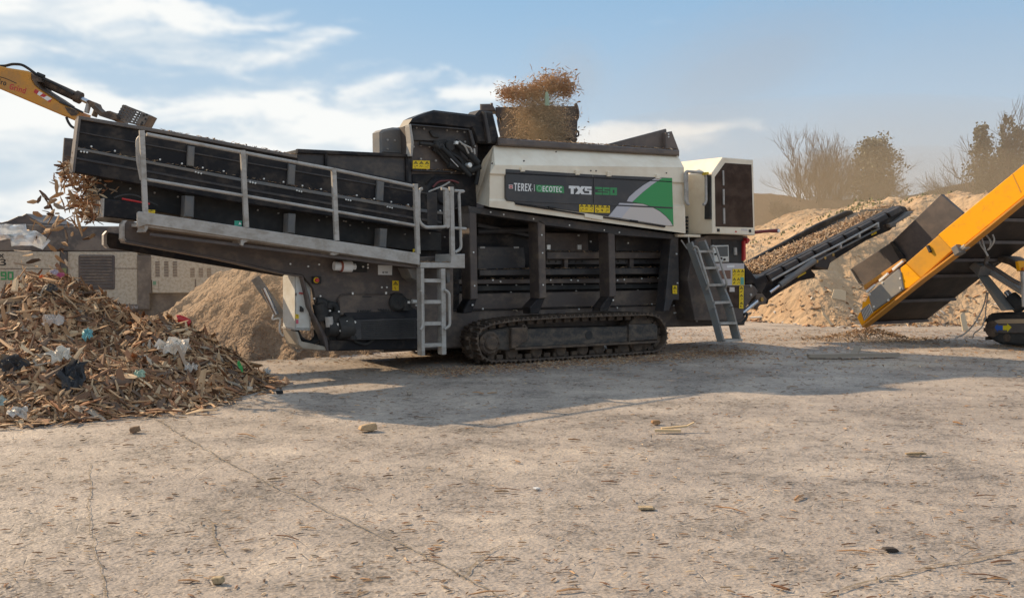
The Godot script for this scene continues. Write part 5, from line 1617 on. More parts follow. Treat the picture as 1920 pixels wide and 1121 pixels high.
func build_tree(called: String, label: String, x: float, z: float, height: float, stems: int, sd: int, spread: float, rise: float, ivy: Array, depth := 4, fan := 0.3, y0 := 0.0) -> void:
	var g := RandomNumberGenerator.new()
	g.seed = sd
	var t := thing(called, label, "tree" if height > 4.0 else "bush", Vector3(x, y0, z), 0.0)
	var st := S()
	var tips := []
	for k in stems:
		var d := Vector3(g.randfn(0, fan), 1.0, g.randfn(0, fan)).normalized()
		limb(st, Vector3(g.randfn(0, 0.15 * (stems - 1)), -0.2, g.randfn(0, 0.1)), d, height * g.randf_range(0.34, 0.44), height * 0.0115 * (1.6 if stems == 1 else 1.0), depth, g, rise, spread, tips)
	done(st, t, "branches", M.bark if ivy.is_empty() else M.bark2)
	if ivy.size():
		var list := []
		var cols := []
		for b in ivy:
			leaves(list, cols, Vector3(b[0], b[1], g.randfn(0, 0.2)), Vector3(b[2], b[3], b[2]) * 1.15, int(b[4] * 1.9), g, 0.115, Color(0.095, 0.092, 0.050))
		# some ivy up the limbs
		for tp in tips:
			if tp[1] > height * 0.006:
				for q in tp[0]:
					leaves(list, cols, q, Vector3(0.30, 0.42, 0.30), 12, g, 0.11, Color(0.060, 0.065, 0.028))
		var lm := S()
		quad(lm, Vector3(-0.5, -0.1, 0), Vector3(0, 0, -0.4), Vector3(0.6, 0.1, 0), Vector3(0, 0.05, 0.45), Vector3.UP)
		scatter(t, "ivy_leaves", lm.commit(), list, cols, M.leaf)

func build_trees() -> void:
	# far earth rise with scrub, hazy behind the bank
	var n := fbm(0.06, 81, 5)
	var hf := func(x: float, z: float) -> float:
		var d := -44.0 - z
		return clampf(d * 0.42, -1.0, 4.4) + n.get_noise_2d(x, z) * 1.2 * clampf(d / 6.0, 0.0, 1.0) + 0.6 * smoothstep(14.0, 30.0, x) - 2.6 * smoothstep(10.0, -14.0, x)
	var o := put("hill", field(-60.0, 90.0, 120, -120.0, -44.0, 60, hf, func(_x, _z): return Color(0.48, 0.43, 0.40), -0.5), M.sawdust)
	tag(o, "", "", "", "structure")
	build_tree("bare_tree", "bare many-stemmed tree left of the ivy-clad ones, behind the sand bank", [16.14,2.764][0], -55.0, 6.6, 6, 5, 0.44, 0.20, [], 5, 0.16, 1.0)
	build_tree("ivy_tree", "upright ivy-clad tree with bushy bare side branches, middle of the skyline trees", [18.99,3.038][0], -56.0, 7.0, 5, 9, 0.85, 0.02, [[0.0, 5.0, 1.0, 0.9, 1700], [0.1, 4.0, 1.05, 1.1, 1700], [0.0, 2.8, 1.2, 1.2, 1700], [-0.2, 1.4, 1.5, 1.2, 1400], [0.2, 5.7, 0.8, 0.6, 900]], 5, 0.40, 1.2)
	build_tree("ivy_tree", "tall ivy-covered tree with dead forked limbs at the right edge of the picture", [23.81,3.585][0], -52.0, 7.2, 5, 21, 0.55, 0.10, [[0, 1.2, 0.5, 1.0, 900], [0, 2.6, 0.75, 1.0, 1200], [-0.2, 3.8, 0.95, 0.8, 1300], [0.35, 3.9, 0.9, 0.8, 1200], [-0.75, 4.9, 0.5, 0.8, 600], [-1.05, 5.8, 0.3, 0.6, 250], [0.05, 5.3, 0.35, 0.9, 400], [0.75, 4.9, 0.5, 0.8, 500], [1.1, 5.6, 0.35, 0.6, 250], [0.1, 6.2, 0.22, 0.5, 120]], 4, 0.34, 1.6)
	build_tree("ivy_bush", "dark rounded ivy bush right of the tall ivy-covered tree", [25.648,3.585][0], -51.0, 4.2, 5, 23, 0.8, 0.05, [[0.0, 1.9, 1.6, 1.2, 1500], [1.3, 2.7, 1.3, 1.1, 1000]], 4, 0.5, 1.6)
	build_tree("bare_tree", "small pale bare tree between the two ivy-clad trees", [22.932,3.585][0], -54.0, 4.4, 4, 33, 0.6, 0.15, [], 5, 0.30, 1.4)
	build_tree("bare_tree", "thin bare saplings right of the middle ivy-clad tree", [20.989,3.312][0], -57.0, 4.2, 7, 35, 0.35, 0.3, [], 3, 0.3, 1.4)
	# brown leafless hedge along the far field edge
	for h in [["leafless brown hedge in the haze left of the skyline trees, beside the machine", [12.75,4.132,18.234,4.132], 3.3, 71], ["leafless brown hedge in the haze under the middle and right skyline trees", [18.234,4.132,24.403,4.132], 3.0, 72]]:
		var g := RandomNumberGenerator.new()
		g.seed = h[3]
		var e := fbm(0.25, h[3], 3)
		var hl := []
		var hc := []
		for i in 9000:
			var x := g.randf_range(h[1][0], h[1][2])
			var top: float = h[2] * (0.75 + 0.5 * e.get_noise_1d(x * 2.0))
			var y := 0.6 + top * (1.0 - pow(g.randf(), 1.6))
			var bb := Basis.from_euler(Vector3(g.randfn(0, 0.5), g.randf() * TAU, g.randfn(0, 0.5)))
			hl.append(Transform3D(bb.scaled_local(Vector3(1, g.randf_range(0.5, 1.5), 1)), Vector3(x, y, g.randfn(-52.0, 0.5))))
			hc.append(Color(0.115, 0.082, 0.058) * g.randf_range(0.6, 1.3))
		var tw := S()
		bar(tw, Vector3(0, -0.3, 0), Vector3(0, 0.3, 0), 0.025, 0.025)
		bar(tw, Vector3(0, -0.1, 0), Vector3(0.16, 0.22, 0.05), 0.02, 0.02)
		bar(tw, Vector3(0, 0.0, 0), Vector3(-0.14, 0.2, -0.06), 0.02, 0.02)
		var root := thing("hedge", h[0], "hedge")
		scatter(root, "twigs", tw.commit(), hl, hc, M.leaf)
	var list := [[1580, 3.6, "brownish scrub bush between the bare tree and the middle ivy tree"], [1690, 4.4, "wide bare thicket right beside the middle ivy tree"], [1618, 4.2, "wide bare thicket left beside the middle ivy tree"], [1760, 3.0, "low brown bush left of the small pale bare tree"], [1835, 2.8, "low brown bush at the foot of the tall ivy-covered tree"], [1490, 3.2, "low hazy bush at the left end of the hedge by the machine"], [1440, 3.4, "dull green bush seen just right of the radiator cabinet"]]
	var k := 0
	var xs := [17.007,3.585,20.025,3.585,18.05,3.585,21.945,3.585,24.002,3.585,14.538,3.585,13.167,3.585]
	for b in list:
		build_tree("bush", b[2], xs[k * 2], -53.0 - (k % 3), b[1], 8, 50 + k, 0.75, 0.1, [] if k < 6 else [[0.0, 1.6, 1.2, 0.9, 900]], 3, 0.6, 1.1)
		k += 1

# ---------------------------------------------------------------- other machines
func build_shredder() -> void:
	var m := thing("old_shredder", "dusty cream and grey shredder body with green 90 behind the wood heap", "shredder", Vector3(0, 0, -22.0))
	P(m, "hopper_skirt", [-11.831,2.131,-10.107,2.135,-9.16,2.094,-8.384,2.088,-6.014,2.109,-6.021,1.565,-11.843,1.578], -2.4, 0.0, M.old_grey, 0.02)
	P(m, "hopper_side", [-11.989,2.259,-10.681,2.172,-10.549,2.204,-10.318,2.307,-10.242,2.313,-10.153,2.361,-10.106,2.341,-10.024,2.27,-9.851,2.172,-9.853,2.095,-11.993,2.095], -2.0, -0.3, M.hopper, 0.01)
	P(m, "frame_body", [-11.897,1.582,-5.94,1.565,-5.959,-0.133,-11.937,-0.133], -2.4, -0.1, M.old_grey, 0.02)
	P(m, "side_panel", [-11.844,1.569,-9.329,1.565,-9.35,0.416,-11.87,0.416], -0.1, 0.0, M.old_beige, 0.01)
	P(m, "panel_joint", [-11.851,1.224,-9.335,1.215,-9.336,1.202,-11.852,1.211], 0.0, 0.006, M.old_grey, 0.002)
	var d := P(m, "side_panel", [-9.174,1.565,-7.733,1.56,-7.745,0.472,-9.193,0.485], -0.1, 0.0, M.old_beige, 0.01)
	P(d, "panel_joint", [-8.196,1.228,-7.738,1.224,-7.738,1.209,-8.196,1.213], 0.0, 0.006, M.old_grey, 0.002)
	var gr := P(d, "grille", [-8.945,1.474,-8.912,1.502,-8.222,1.496,-8.196,1.47,-8.207,0.809,-8.233,0.784,-8.928,0.788,-8.956,0.816], 0.0, 0.02, M.hopper, 0.01)
	for k in 11:
		var y := [-8.934,1.47,-8.215,0.848]
		var yy := lerpf(y[1], y[3], k / 10.0)
		P(gr, "grille_slat", rect(y[0] + 0.03, yy - 0.018, y[2] - 0.03, yy + 0.018), 0.015, 0.034, M.steel, 0.006)
	P(m, "corner_post", [-9.299,1.565,-9.166,1.56,-9.186,0.418,-9.32,0.418], -0.1, 0.04, M.old_grey, 0.01)
	P(m, "post_label", [-9.273,1.227,-9.18,1.227,-9.189,1.126,-9.275,1.134], 0.04, 0.045, mat(col(0.22, 0.24, 0.10), 0.6), 0.0)
	P(m, "corner_post", [-7.723,1.491,-7.434,1.462,-7.441,0.708,-7.484,0.708,-7.489,0.375,-7.732,0.375], -0.1, 0.04, M.old_grey, 0.01)
	var e := P(m, "louvred_panel", [-7.447,1.491,-5.608,1.452,-5.616,0.716,-7.423,0.716,-7.429,0.981,-7.458,0.981], -0.1, 0.03, M.old_beige, 0.01)
	for c in 6:
		var xs := [510, 602, 694, 878, 966, 1052]
		var f := [-7.355,1.354,-7.174,1.354,-6.994,1.354,-6.635,1.217,-6.462,1.217,-6.293,1.217]
		var rows := 10 if c < 3 else 6
		for k in rows:
			var y: float = f[c * 2 + 1] - 0.0326 * k
			P(e, "louvre", rect(f[c * 2], y - 0.011, f[c * 2] + 0.09, y + 0.011), 0.02, 0.036, M.hopper, 0.004)
	P(e, "panel_latch", [-7.419,0.972,-7.291,0.972,-7.294,0.801,-7.418,0.805], 0.03, 0.045, M.old_beige, 0.006)
	P(e, "green_sticker", [-7.404,0.958,-7.337,0.958,-7.338,0.883,-7.405,0.883], 0.045, 0.048, mat(col(0.10, 0.26, 0.16), 0.6), 0.0)
	P(e, "panel_joint", [-6.545,1.001,-6.516,1.001,-6.519,0.716,-6.549,0.716], 0.03, 0.038, M.old_grey, 0.003)
	P(m, "lower_skirt", [-9.155,0.48,-7.505,0.48,-7.506,0.368,-9.157,0.372], -0.1, 0.02, M.old_grey, 0.008)
	var q := pts([-8.429,0.421,-7.594,0.421])
	words(m, "lettering", "SALES & SERVICE SUPPORT SOLUTIONS", "Droid Sans", Vector3((q[0].x + q[1].x) / 2, q[0].y, 0.022), Vector2(q[1].x - q[0].x, 0.045), M.palegrey)
	q = pts([-11.048,1.478,-10.476,1.478])
	words(m, "lettering", "TEREX", "Droid Sans", Vector3((q[0].x + q[1].x) / 2, q[0].y, 0.002), Vector2(q[1].x - q[0].x, 0.085), M.rubber)
	q = pts([-10.576,1.347,-10.442,1.347])
	words(m, "lettering", "3", "Droid Sans", Vector3((q[0].x + q[1].x) / 2, q[0].y, 0.002), Vector2(q[1].x - q[0].x, 0.14), M.rubber)
	q = pts([-10.56,1.069,-10.296,1.069])
	var st := S()
	var w := q[1].x - q[0].x
	blocks(st, ["#######", "##...##", "#######", ".....##", "#######"], q[0].x, q[0].y + 0.085, w * 0.46, 0.17, 0.006)
	blocks(st, ["#######", "##...##", "##...##", "##...##", "#######"], q[0].x + w * 0.54, q[0].y + 0.085, w * 0.46, 0.17, 0.006)
	done(st, m, "lettering", M.green2)
	# running gear under the body
	for k in 3:
		st = S()
		drum(st, Vector2(-8.5 + k * 1.0, 0.42), 0.42, -0.6, -0.2, 22, 0.05)
		done(st, m, "wheel", M.rubber)
	P(m, "support_leg", rect(-6.0, 0.0, -5.8, 0.5), -0.5, -0.3, M.old_grey)

func build_excavator() -> void:
	var m := thing("excavator_arm", "orange excavator arm with red and white stripes reaching over the conveyor", "excavator", Vector3(-9.0, 0, -17.0))
	var off := Vector3(9.0, 0, 0)
	var arm := P(m, "dipper", [-8.902,4.701,-8.385,4.533,-7.997,4.453,-7.88,4.427,-7.582,4.381,-7.505,4.327,-7.516,4.262,-7.468,4.172,-7.392,4.107,-7.199,3.978,-7.044,3.874,-6.889,3.79,-6.779,3.745,-6.788,3.615,-6.853,3.605,-6.957,3.647,-8.004,4.091,-8.65,4.353,-8.908,4.456], -0.25, 0.2, M.orange, 0.02)
	arm.position = off
	P(arm, "dipper_edge", [-7.519,4.338,-7.384,4.273,-7.372,4.209,-7.437,4.209,-7.4,4.125,-7.194,3.996,-7.033,3.886,-7.04,3.868,-7.194,3.974,-7.387,4.1,-7.464,4.165,-7.512,4.254], -0.26, 0.21, M.rust, 0.006)
	var stp := P(arm, "hazard_stripe", [-7.457,4.097,-7.202,3.945,-7.239,3.89,-7.49,4.049], 0.2, 0.204, M.white, 0.0)
	for f in [[-7.457,4.097,-7.403,4.064,-7.438,4.014,-7.49,4.049], [-7.343,4.029,-7.282,3.993,-7.329,3.967,-7.394,3.988], [-7.258,3.916,-7.202,3.945,-7.239,3.89,-7.278,3.91]]:
		P(stp, "red_stripe", f, 0.204, 0.207, M.red, 0.0)
	P(arm, "worn_patch", [-7.006,3.822,-6.837,3.771,-6.786,3.725,-6.826,3.686,-6.904,3.68,-6.968,3.745], 0.2, 0.205, M.rust, 0.0)
	var q := pts([-8.08,4.204,-7.847,4.146,-7.627,4.062])
	words(arm, "lettering", "enviro", "Droid Sans", Vector3(q[0].x + 0.03, q[0].y + 0.02, 0.2), Vector2(0.28, 0.085), M.rubber, -0.28)
	words(arm, "lettering", "Grind", "Droid Sans", Vector3(lerpf(q[1].x, q[2].x, 0.5), lerpf(q[1].y, q[2].y, 0.5), 0.2), Vector2(0.26, 0.095), M.red, -0.30)
	tb(arm, "painted_arc", rounded(flat3([-8.078,4.301,-7.922,4.262,-7.755,4.185], 0.2), 0.4), 0.006, M.rubber, 6)
	var ram := tb(m, "bucket_ram", flat3([-7.485,4.272,-6.874,3.992], 0.0), 0.075, M.rust, 16)
	ram.position = off
	tb(ram, "ram_gland", flat3([-6.913,4.018,-6.829,3.979], 0.0), 0.095, M.rust, 16)
	tb(ram, "ram_rod", flat3([-6.835,3.979,-6.666,3.898], 0.0), 0.04, M.chrome, 12)
	var hose := tb(m, "hose", rounded(flat3([-8.565,4.59,-8.175,4.473,-7.966,4.467,-7.86,4.499,-7.703,4.493,-7.587,4.421,-7.419,4.291,-7.263,4.226,-7.107,4.148,-6.9,4.031], 0.12), 0.3), 0.022, M.rubber)
	hose.position = off
	tb(hose, "hose_sleeve", flat3([-7.464,4.343,-7.354,4.298], 0.12), 0.036, M.rubber)
	tb(hose, "lower_hose", rounded(flat3([-7.086,3.901,-6.904,3.823,-6.721,3.732], 0.2), 0.2), 0.016, M.rubber)
	tb(hose, "lower_hose", rounded(flat3([-6.985,3.66,-6.96,3.588,-6.909,3.51,-6.805,3.471], 0.2), 0.2), 0.02, M.rubber)
	var link := P(m, "bucket_link", [-6.692,3.921,-6.646,3.934,-6.574,3.901,-6.549,3.842,-6.439,3.738,-6.354,3.764,-6.314,3.764,-6.23,3.706,-6.211,3.64,-6.303,3.627,-6.486,3.686,-6.615,3.823], -0.15, 0.15, M.rust, 0.03)
	link.position = off
	tb(link, "link_bar", flat3([-6.666,3.888,-6.708,3.738], 0.1), 0.04, M.galv)
	tb(link, "link_bar", flat3([-6.622,3.823,-6.669,3.706], -0.1), 0.045, M.slate)
	# boom, cab and crawlers, beyond the left edge of the picture
	var boom := P(m, "boom", [-8.9, 4.75, -9.2, 4.98, -10.3, 4.9, -11.4, 4.0, -13.1, 1.9, -12.7, 1.6, -11.0, 3.2, -10.2, 4.3, -9.2, 4.5], -0.3, 0.15, M.orange, 0.02)
	boom.position = off
	var house := P(m, "house", [-16.2, 1.05, -12.6, 1.05, -12.6, 1.9, -13.9, 2.1, -16.0, 2.1, -16.3, 1.8], -1.5, 1.0, M.orange, 0.04)
	house.position = off
	var cabin := P(m, "cab", [-13.9, 1.9, -12.5, 1.9, -12.6, 2.7, -13.0, 3.3, -13.9, 3.3], 0.0, 1.0, M.charcoal, 0.04)
	cabin.position = off
	for zz in [-1.6, 0.5]:
		var cr := P(m, "crawler_track", [-16.3, 0.45, -16.0, 0.1, -15.7, 0.0, -12.3, 0.0, -12.0, 0.1, -11.7, 0.45, -12.0, 0.85, -15.9, 0.85], zz, zz + 0.6, M.rust, 0.05)
		cr.position = off
	# slotted screening bucket
	var b := P(m, "bucket_frame", [-5.864,3.751,-5.824,3.755,-5.725,3.705,-5.814,3.548,-5.966,3.561], -0.3, 0.05, M.steel, 0.01)
	b.position = off
	var st := S()
	var c := pts([-6.139,3.863,-5.838,3.745,-5.946,3.574,-6.261,3.653])
	for k in 6:
		var t := k / 5.0
		bar(st, Vector3(c[0].x, c[0].y, 0).lerp(Vector3(c[3].x, c[3].y, 0), t), Vector3(c[1].x, c[1].y, 0).lerp(Vector3(c[2].x, c[2].y, 0), t), 0.03, 0.028, Vector3.BACK)
	for k in 6:
		var t := k / 5.0
		bar(st, Vector3(c[0].x, c[0].y, -0.004).lerp(Vector3(c[1].x, c[1].y, -0.004), t), Vector3(c[3].x, c[3].y, -0.004).lerp(Vector3(c[2].x, c[2].y, -0.004), t), 0.022, 0.028, Vector3.BACK)
	for k in 6:
		var t := k / 5.0
		var p := Vector3(c[0].x, c[0].y, 0).lerp(Vector3(c[3].x, c[3].y, 0), t)
		bar(st, p, p + Vector3(-0.04, 0.0, -0.55), 0.03, 0.03)
		tube(st, [p + Vector3(-0.02, -0.01, 0.0), p + Vector3(-0.02, -0.01, -0.3)], 0.03, 8)
	var gr := done(st, m, "bucket_grid", M.steel)
	gr.position = off
	st = S()
	for k in 5:
		var f := pts([-5.821,3.706,-5.775,3.719,-5.849,3.594,-5.795,3.647,-5.862,3.568])[k]
		drum(st, f, 0.018, 0.04, 0.056, 8, 0.002)
	done(st, b, "bolt_holes", M.rubber)

func build_loader(kinds: Array) -> void:
	var m := thing("loader_bucket", "raised dusty loader bucket tipping wood over the hopper", "loader bucket", Vector3(0.6, 0, -17.2))
	var off := Vector3(-0.6, 0, 0)
	var back := P(m, "bucket_back", [-0.267,3.873,0.996,3.889,1.008,3.937,1.044,3.937,1.067,3.875,1.082,3.796,1.077,3.705,1.052,3.682,1.05,3.568,1.043,3.409,1.009,3.295,-0.17,3.295,-0.233,3.591,-0.244,3.659,-0.244,3.714,-0.156,3.714,-0.156,3.602,-0.147,3.591,-0.267,3.75], -0.08, 0.0, M.hopper, 0.01)
	back.position = off
	P(back, "bucket_lip", [-0.512,3.915,-0.352,3.918,-0.341,3.934,-0.307,3.932,-0.301,3.886,-0.27,3.841,-0.267,3.796,-0.513,3.796], -0.3, 0.06, M.hopper, 0.02)
	P(back, "bucket_side", [1.049,3.875,1.082,3.796,1.077,3.699,1.049,3.682], -0.9, 0.04, M.hopper, 0.01)
	P(back, "bucket_floor", [-0.175,3.382,1.05,3.382,1.05,3.346,-0.175,3.346], -0.9, 0.0, M.hopper, 0.01)
	tb(back, "hook", rounded(flat3([1.02,3.5,1.066,3.489,1.072,3.42,1.032,3.398], 0.0), 0.06), 0.014, M.rubber)
	P(m, "lift_arm", [-0.35, 0.6, -0.15, 0.6, -0.1, 3.2, -0.3, 3.2], -1.4, -0.95, M.orange, 0.02)
	P(m, "lift_arm", [0.15, 0.6, 0.35, 0.6, 0.4, 3.2, 0.2, 3.2], -1.4, -0.95, M.orange, 0.02)
	# wood in the air over the hopper
	var r := RandomNumberGenerator.new()
	r.seed = 555
	var lists := [[], []]
	var cols := [[], []]
	var crest := [-0.077,4.035,0.036,4.057,0.172,4.046,0.308,4.046,0.398,4.046,0.489,4.091,0.579,4.113,0.693,4.102,0.806,4.08,0.851,4.068]
	var fall := [0.285,3.888,0.353,3.877,0.466,3.888,0.557,3.877,0.421,3.821,0.512,3.798,0.353,3.776,0.467,3.731,0.557,3.731,0.217,3.731,0.308,3.641,0.421,3.618,0.535,3.618,0.648,3.641,0.217,3.55,0.353,3.505,0.422,3.46,0.512,3.46,0.603,3.438,0.716,3.46,0.127,3.46,0.195,3.393,0.285,3.37,0.376,3.347,0.467,3.347,0.558,3.347,0.694,3.359,0.83,3.381,0.081,3.776,0.172,3.855,0.682,3.776,0.795,3.641]
	for i in 10500:
		var src: Array = crest if i < 4200 else fall
		var top := i < 4200
		var k := r.randi_range(0, src.size() / 2 - 1)
		var sd := (0.085 if top else 0.12) * (1.8 if r.randf() < 0.05 else 1.0)
		var p := Vector3(src[k * 2] + r.randfn(0, sd), src[k * 2 + 1] + r.randfn(0, sd * 0.75) + (absf(r.randfn(0, 0.09)) if top and k > 4 else 0.0), r.randf_range(0.05, 0.6))
		var s := r.randf_range(0.12, 0.6) if top else r.randf_range(0.12, 0.46)
		lists[i % 2].append(Transform3D(Basis.from_euler(Vector3(r.randf() * TAU, r.randf() * TAU, r.randf() * TAU)).scaled_local(Vector3.ONE * s), p))
		var c := wood(r)
		if i < 4200:
			c = c.lerp(Color(0.56, 0.32, 0.16), 0.55)
		else:
			c = c.lerp(Color(0.60, 0.43, 0.27), 0.5)
		cols[i % 2].append(c)
	var t := thing("airborne_wood", "burst of wood shreds dropping from the loader bucket into the hopper", "wood chips", Vector3(0, 0, -17.2))
	t.set_meta("kind", "stuff")
	for k in 2:
		scatter(t, "flying_shreds", kinds[k + 1], lists[k], cols[k], M.chip)
	var tones := []
	for k in 4:
		tones.append(mat(wood(r).linear_to_srgb(), 0.8))
	var solo := [-0.134,4.059,-0.1,3.958,0.07,4.128,0.372,4.137,0.456,4.179,0.561,4.195,0.691,4.139,1.058,3.924,1.109,3.758,0.914,4.005,0.894,4.038,1.211,3.612,-0.224,3.859,0.928,3.904,0.854,4.139,0.826,3.904,0.284,4.072]
	for i in range(0, solo.size(), 2):
		var o := MeshInstance3D.new()
		o.name = numbered("flying_wood_piece")
		o.mesh = kinds[i % 5]
		o.material_override = tones[(i / 2) % 4]
		add_child(o)
		o.transform = Transform3D(Basis.from_euler(Vector3(r.randf() * TAU, r.randf() * TAU, r.randf() * TAU)).scaled_local(Vector3.ONE * r.randf_range(0.35, 0.7)), Vector3(solo[i], solo[i + 1], -17.0))
		tag(o, "wood piece flung clear of the burst above the hopper", "wood chip", "wood pieces flung up above the hopper")
	var st := S()
	tube(st, [Vector3(0, -0.09, 0), Vector3(0, 0.05, 0), Vector3(0, 0.08, 0), Vector3(0, 0.12, 0)], 0.04, 12, 0.02)
	var b := done(st, self, "plastic_bottle", mat(col(0.30, 0.48, 0.36), 0.25))
	b.position = Vector3([0.542,3.902][0], [0.542,3.902][1], -16.6)
	b.rotation = Vector3(0.1, 0, 0.05)
	tag(b, "green plastic bottle in the burst of wood above the hopper", "bottle")

func build_feeder() -> void:
	var m := thing("yellow_feeder", "yellow tracked feed conveyor with dark steel hopper wings at right", "feed conveyor", Vector3(6.12, 0, -18.7), -60.0)
	var W := 1.68
	P(m, "boom_side", [1.593,1.832,3.082,2.855,4.271,3.675,4.284,3.159,3.092,2.377,2.087,1.665,1.938,1.608,1.865,1.574], -0.06, 0.0, M.yellow, 0.01)
	P(m, "boom_side", [0.968,1.359,1.609,1.826,1.88,1.58,1.271,1.111], -0.06, 0.012, M.yellow_shaded, 0.01)  # shading of the kinked panel is put into its darker yellow
	P(m, "boom_side", [0.892,1.285,1.001,1.353,1.303,1.118,1.071,0.957,0.961,0.935], -0.06, 0.05, M.yellow, 0.01)
	P(m, "boom_end", [-0.045,0.403,0.002,0.485,0.054,0.519,0.071,0.688,0.132,0.681,0.19,0.787,0.856,1.266,1.047,0.961,0.353,0.502,0.059,0.257], -0.1, 0.03, M.yellow, 0.01)
	P(m, "boom_joint", [2.899,2.729,2.911,2.737,3.061,2.449,3.046,2.439], 0.0, 0.004, M.orange, 0.0)
	var cp := P(m, "cover_plate", [0.235,0.826,0.861,1.267,0.922,1.213,0.987,0.927,0.339,0.524], 0.03, 0.075, M.grey_plate, 0.012)
	bolts(cp, [0.919,1.11,0.922,0.947,0.678,0.737,0.55,1.029,0.281,0.822,0.375,0.614], 0.075, 0.022, M.bright)
	for f in [[0.722,1.271,0.925,1.41,0.948,1.38,0.749,1.235], [0.446,1.075,0.628,1.202,0.648,1.172,0.47,1.039], [0.174,0.881,0.354,1.002,0.37,0.971,0.199,0.841]]:
		P(m, "warning_strip", f, 0.03, 0.062, M.white, 0.003)
	var ra := P(m, "radiator_grid", [0.064,0.536,0.25,0.655,0.323,0.517,0.135,0.357], 0.03, 0.06, M.white, 0.005)
	for k in 7:
		var f := pts([0.064,0.536,0.25,0.655,0.323,0.517,0.135,0.357])
		var t := (k + 0.5) / 7.0
		var st0 := S()
		bar(st0, Vector3(f[0].x, f[0].y, 0.06).lerp(Vector3(f[1].x, f[1].y, 0.06), t), Vector3(f[3].x, f[3].y, 0.06).lerp(Vector3(f[2].x, f[2].y, 0.06), t), 0.016, 0.012, Vector3.BACK)
		done(st0, ra, "grid_slot", M.slate)
	P(m, "bottom_flange", [0.086,0.266,1.072,0.951,1.304,1.112,2.132,1.659,3.134,2.368,4.32,3.142,4.321,3.112,3.14,2.336,2.139,1.625,1.304,1.07,0.098,0.235], -0.1, 0.06, M.orange, 0.004)
	P(m, "bracket", [1.407,1.649,1.442,1.663,1.5,1.56,1.465,1.54], 0.0, 0.06, M.rubber, 0.004)
	P(m, "mount_hinge", [1.914,1.617,2.013,1.674,2.089,1.545,1.984,1.488], -0.05, 0.1, M.slate, 0.01)
	P(m, "mount_hinge", [2.026,1.617,2.124,1.673,2.158,1.616,2.06,1.574], -0.05, 0.06, M.galv, 0.008)
	# underside, far side and cross members
	P(m, "boom_far_side", [-0.354,0.194,0.995,1.135,1.955,1.848,3.282,2.784,3.272,3.205,1.947,2.209,0.988,1.483,-0.382,0.571], -1.74, -1.68, M.wing, 0.01)
	var u := pts([0.052,0.265,1.255,1.122,2.086,1.674,3.092,2.388,4.284,3.171])
	for k in 4:
		var st := S()
		quad(st, Vector3(u[k].x, u[k].y + 0.05, -0.06), Vector3(u[k + 1].x, u[k + 1].y + 0.05, -0.06), Vector3(u[k + 1].x, u[k + 1].y + 0.05, -W), Vector3(u[k].x, u[k].y + 0.05, -W), Vector3.DOWN)
		quad(st, Vector3(u[k].x, u[k].y + 0.09, -0.06), Vector3(u[k + 1].x, u[k + 1].y + 0.09, -0.06), Vector3(u[k + 1].x, u[k + 1].y + 0.09, -W), Vector3(u[k].x, u[k].y + 0.09, -W), Vector3.UP)
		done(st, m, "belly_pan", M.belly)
		for t in [0.02, 0.5]:
			var p := u[k].lerp(u[k + 1], t)
			st = S()
			bar(st, Vector3(p.x, p.y + 0.02, -0.06), Vector3(p.x, p.y + 0.02, -W), 0.05, 0.05)
			done(st, m, "cross_member", M.wing)
	var st := S()
	quad(st, Vector3(u[0].x - 0.02, u[0].y + 0.02, -0.05), Vector3(u[0].x - 0.02, u[0].y + 0.02, -W), Vector3(u[0].x + 0.1, u[0].y + 0.5, -W), Vector3(u[0].x + 0.1, u[0].y + 0.5, -0.05), Vector3.LEFT)
	done(st, m, "end_plate", M.rust)
	# dark hopper wings
	P(m, "hopper_wing", [-1.677,1.216,-0.66,1.744,0.419,2.586,0.866,2.242,0.907,2.172,-0.288,1.314,-0.448,1.11,-1.302,0.92], -1.62, -1.55, M.wing, 0.01)
	P(m, "hopper_wing", [-1.631,1.217,-1.604,1.224,-1.382,0.94,-1.409,0.932], -1.62, -1.5, M.galv, 0.004)
	P(m, "wing_rib", [-0.659,1.734,-0.609,1.757,-0.331,1.481,-0.308,1.314,-0.361,1.313], -1.56, -1.5, M.black, 0.006)
	P(m, "hopper_lip", [-0.009,0.968,0.818,1.439,0.845,1.394,0.016,0.893], -0.16, -0.08, M.orange, 0.006)
	# legs and running gear
	P(m, "support_leg", [1.377,1.465,1.475,1.316,1.547,1.238,2.163,0.608,2.049,0.594,1.588,1.169,1.373,1.342], -1.25, -1.0, M.slate_blue, 0.02)
	P(m, "leg_sleeve", [1.414,1.465,1.479,1.453,1.705,1.319,1.645,1.161,1.609,1.17,1.411,1.342], -1.27, -0.96, M.slate, 0.015)
	P(m, "lift_ram", [1.374,1.438,1.497,1.333,2.261,0.914,2.281,0.83,2.168,0.877,1.499,1.236,1.345,1.385], -1.5, -1.25, M.galv, 0.02)
	tb(m, "stay_ram", flat3([1.93,0.896,2.057,0.753], -1.3), 0.05, M.chrome)
	tb(m, "stay_ram", flat3([2.008,0.803,2.211,0.631], -1.3), 0.12, M.rubber)
	P(m, "upright_post", [2.369,1.25,2.431,1.242,2.455,0.672,2.415,0.67], -1.2, -1.0, M.galv, 0.01)
	P(m, "post_head", [2.295,1.401,2.347,1.409,2.394,1.258,2.326,1.241], -1.2, -0.98, M.yellow, 0.01)
	P(m, "amber_lamp", [2.402,1.306,2.445,1.309,2.446,1.259,2.409,1.259], -1.15, -1.0, mat(col(0.70, 0.20, 0.02), 0.4), 0.01)
	P(m, "undercarriage_beam", [1.653,1.492,1.83,1.475,2.177,1.322,2.637,1.277,2.642,1.06,2.256,1.136,1.891,1.337,1.655,1.404], -1.8, -1.4, M.rust, 0.02)
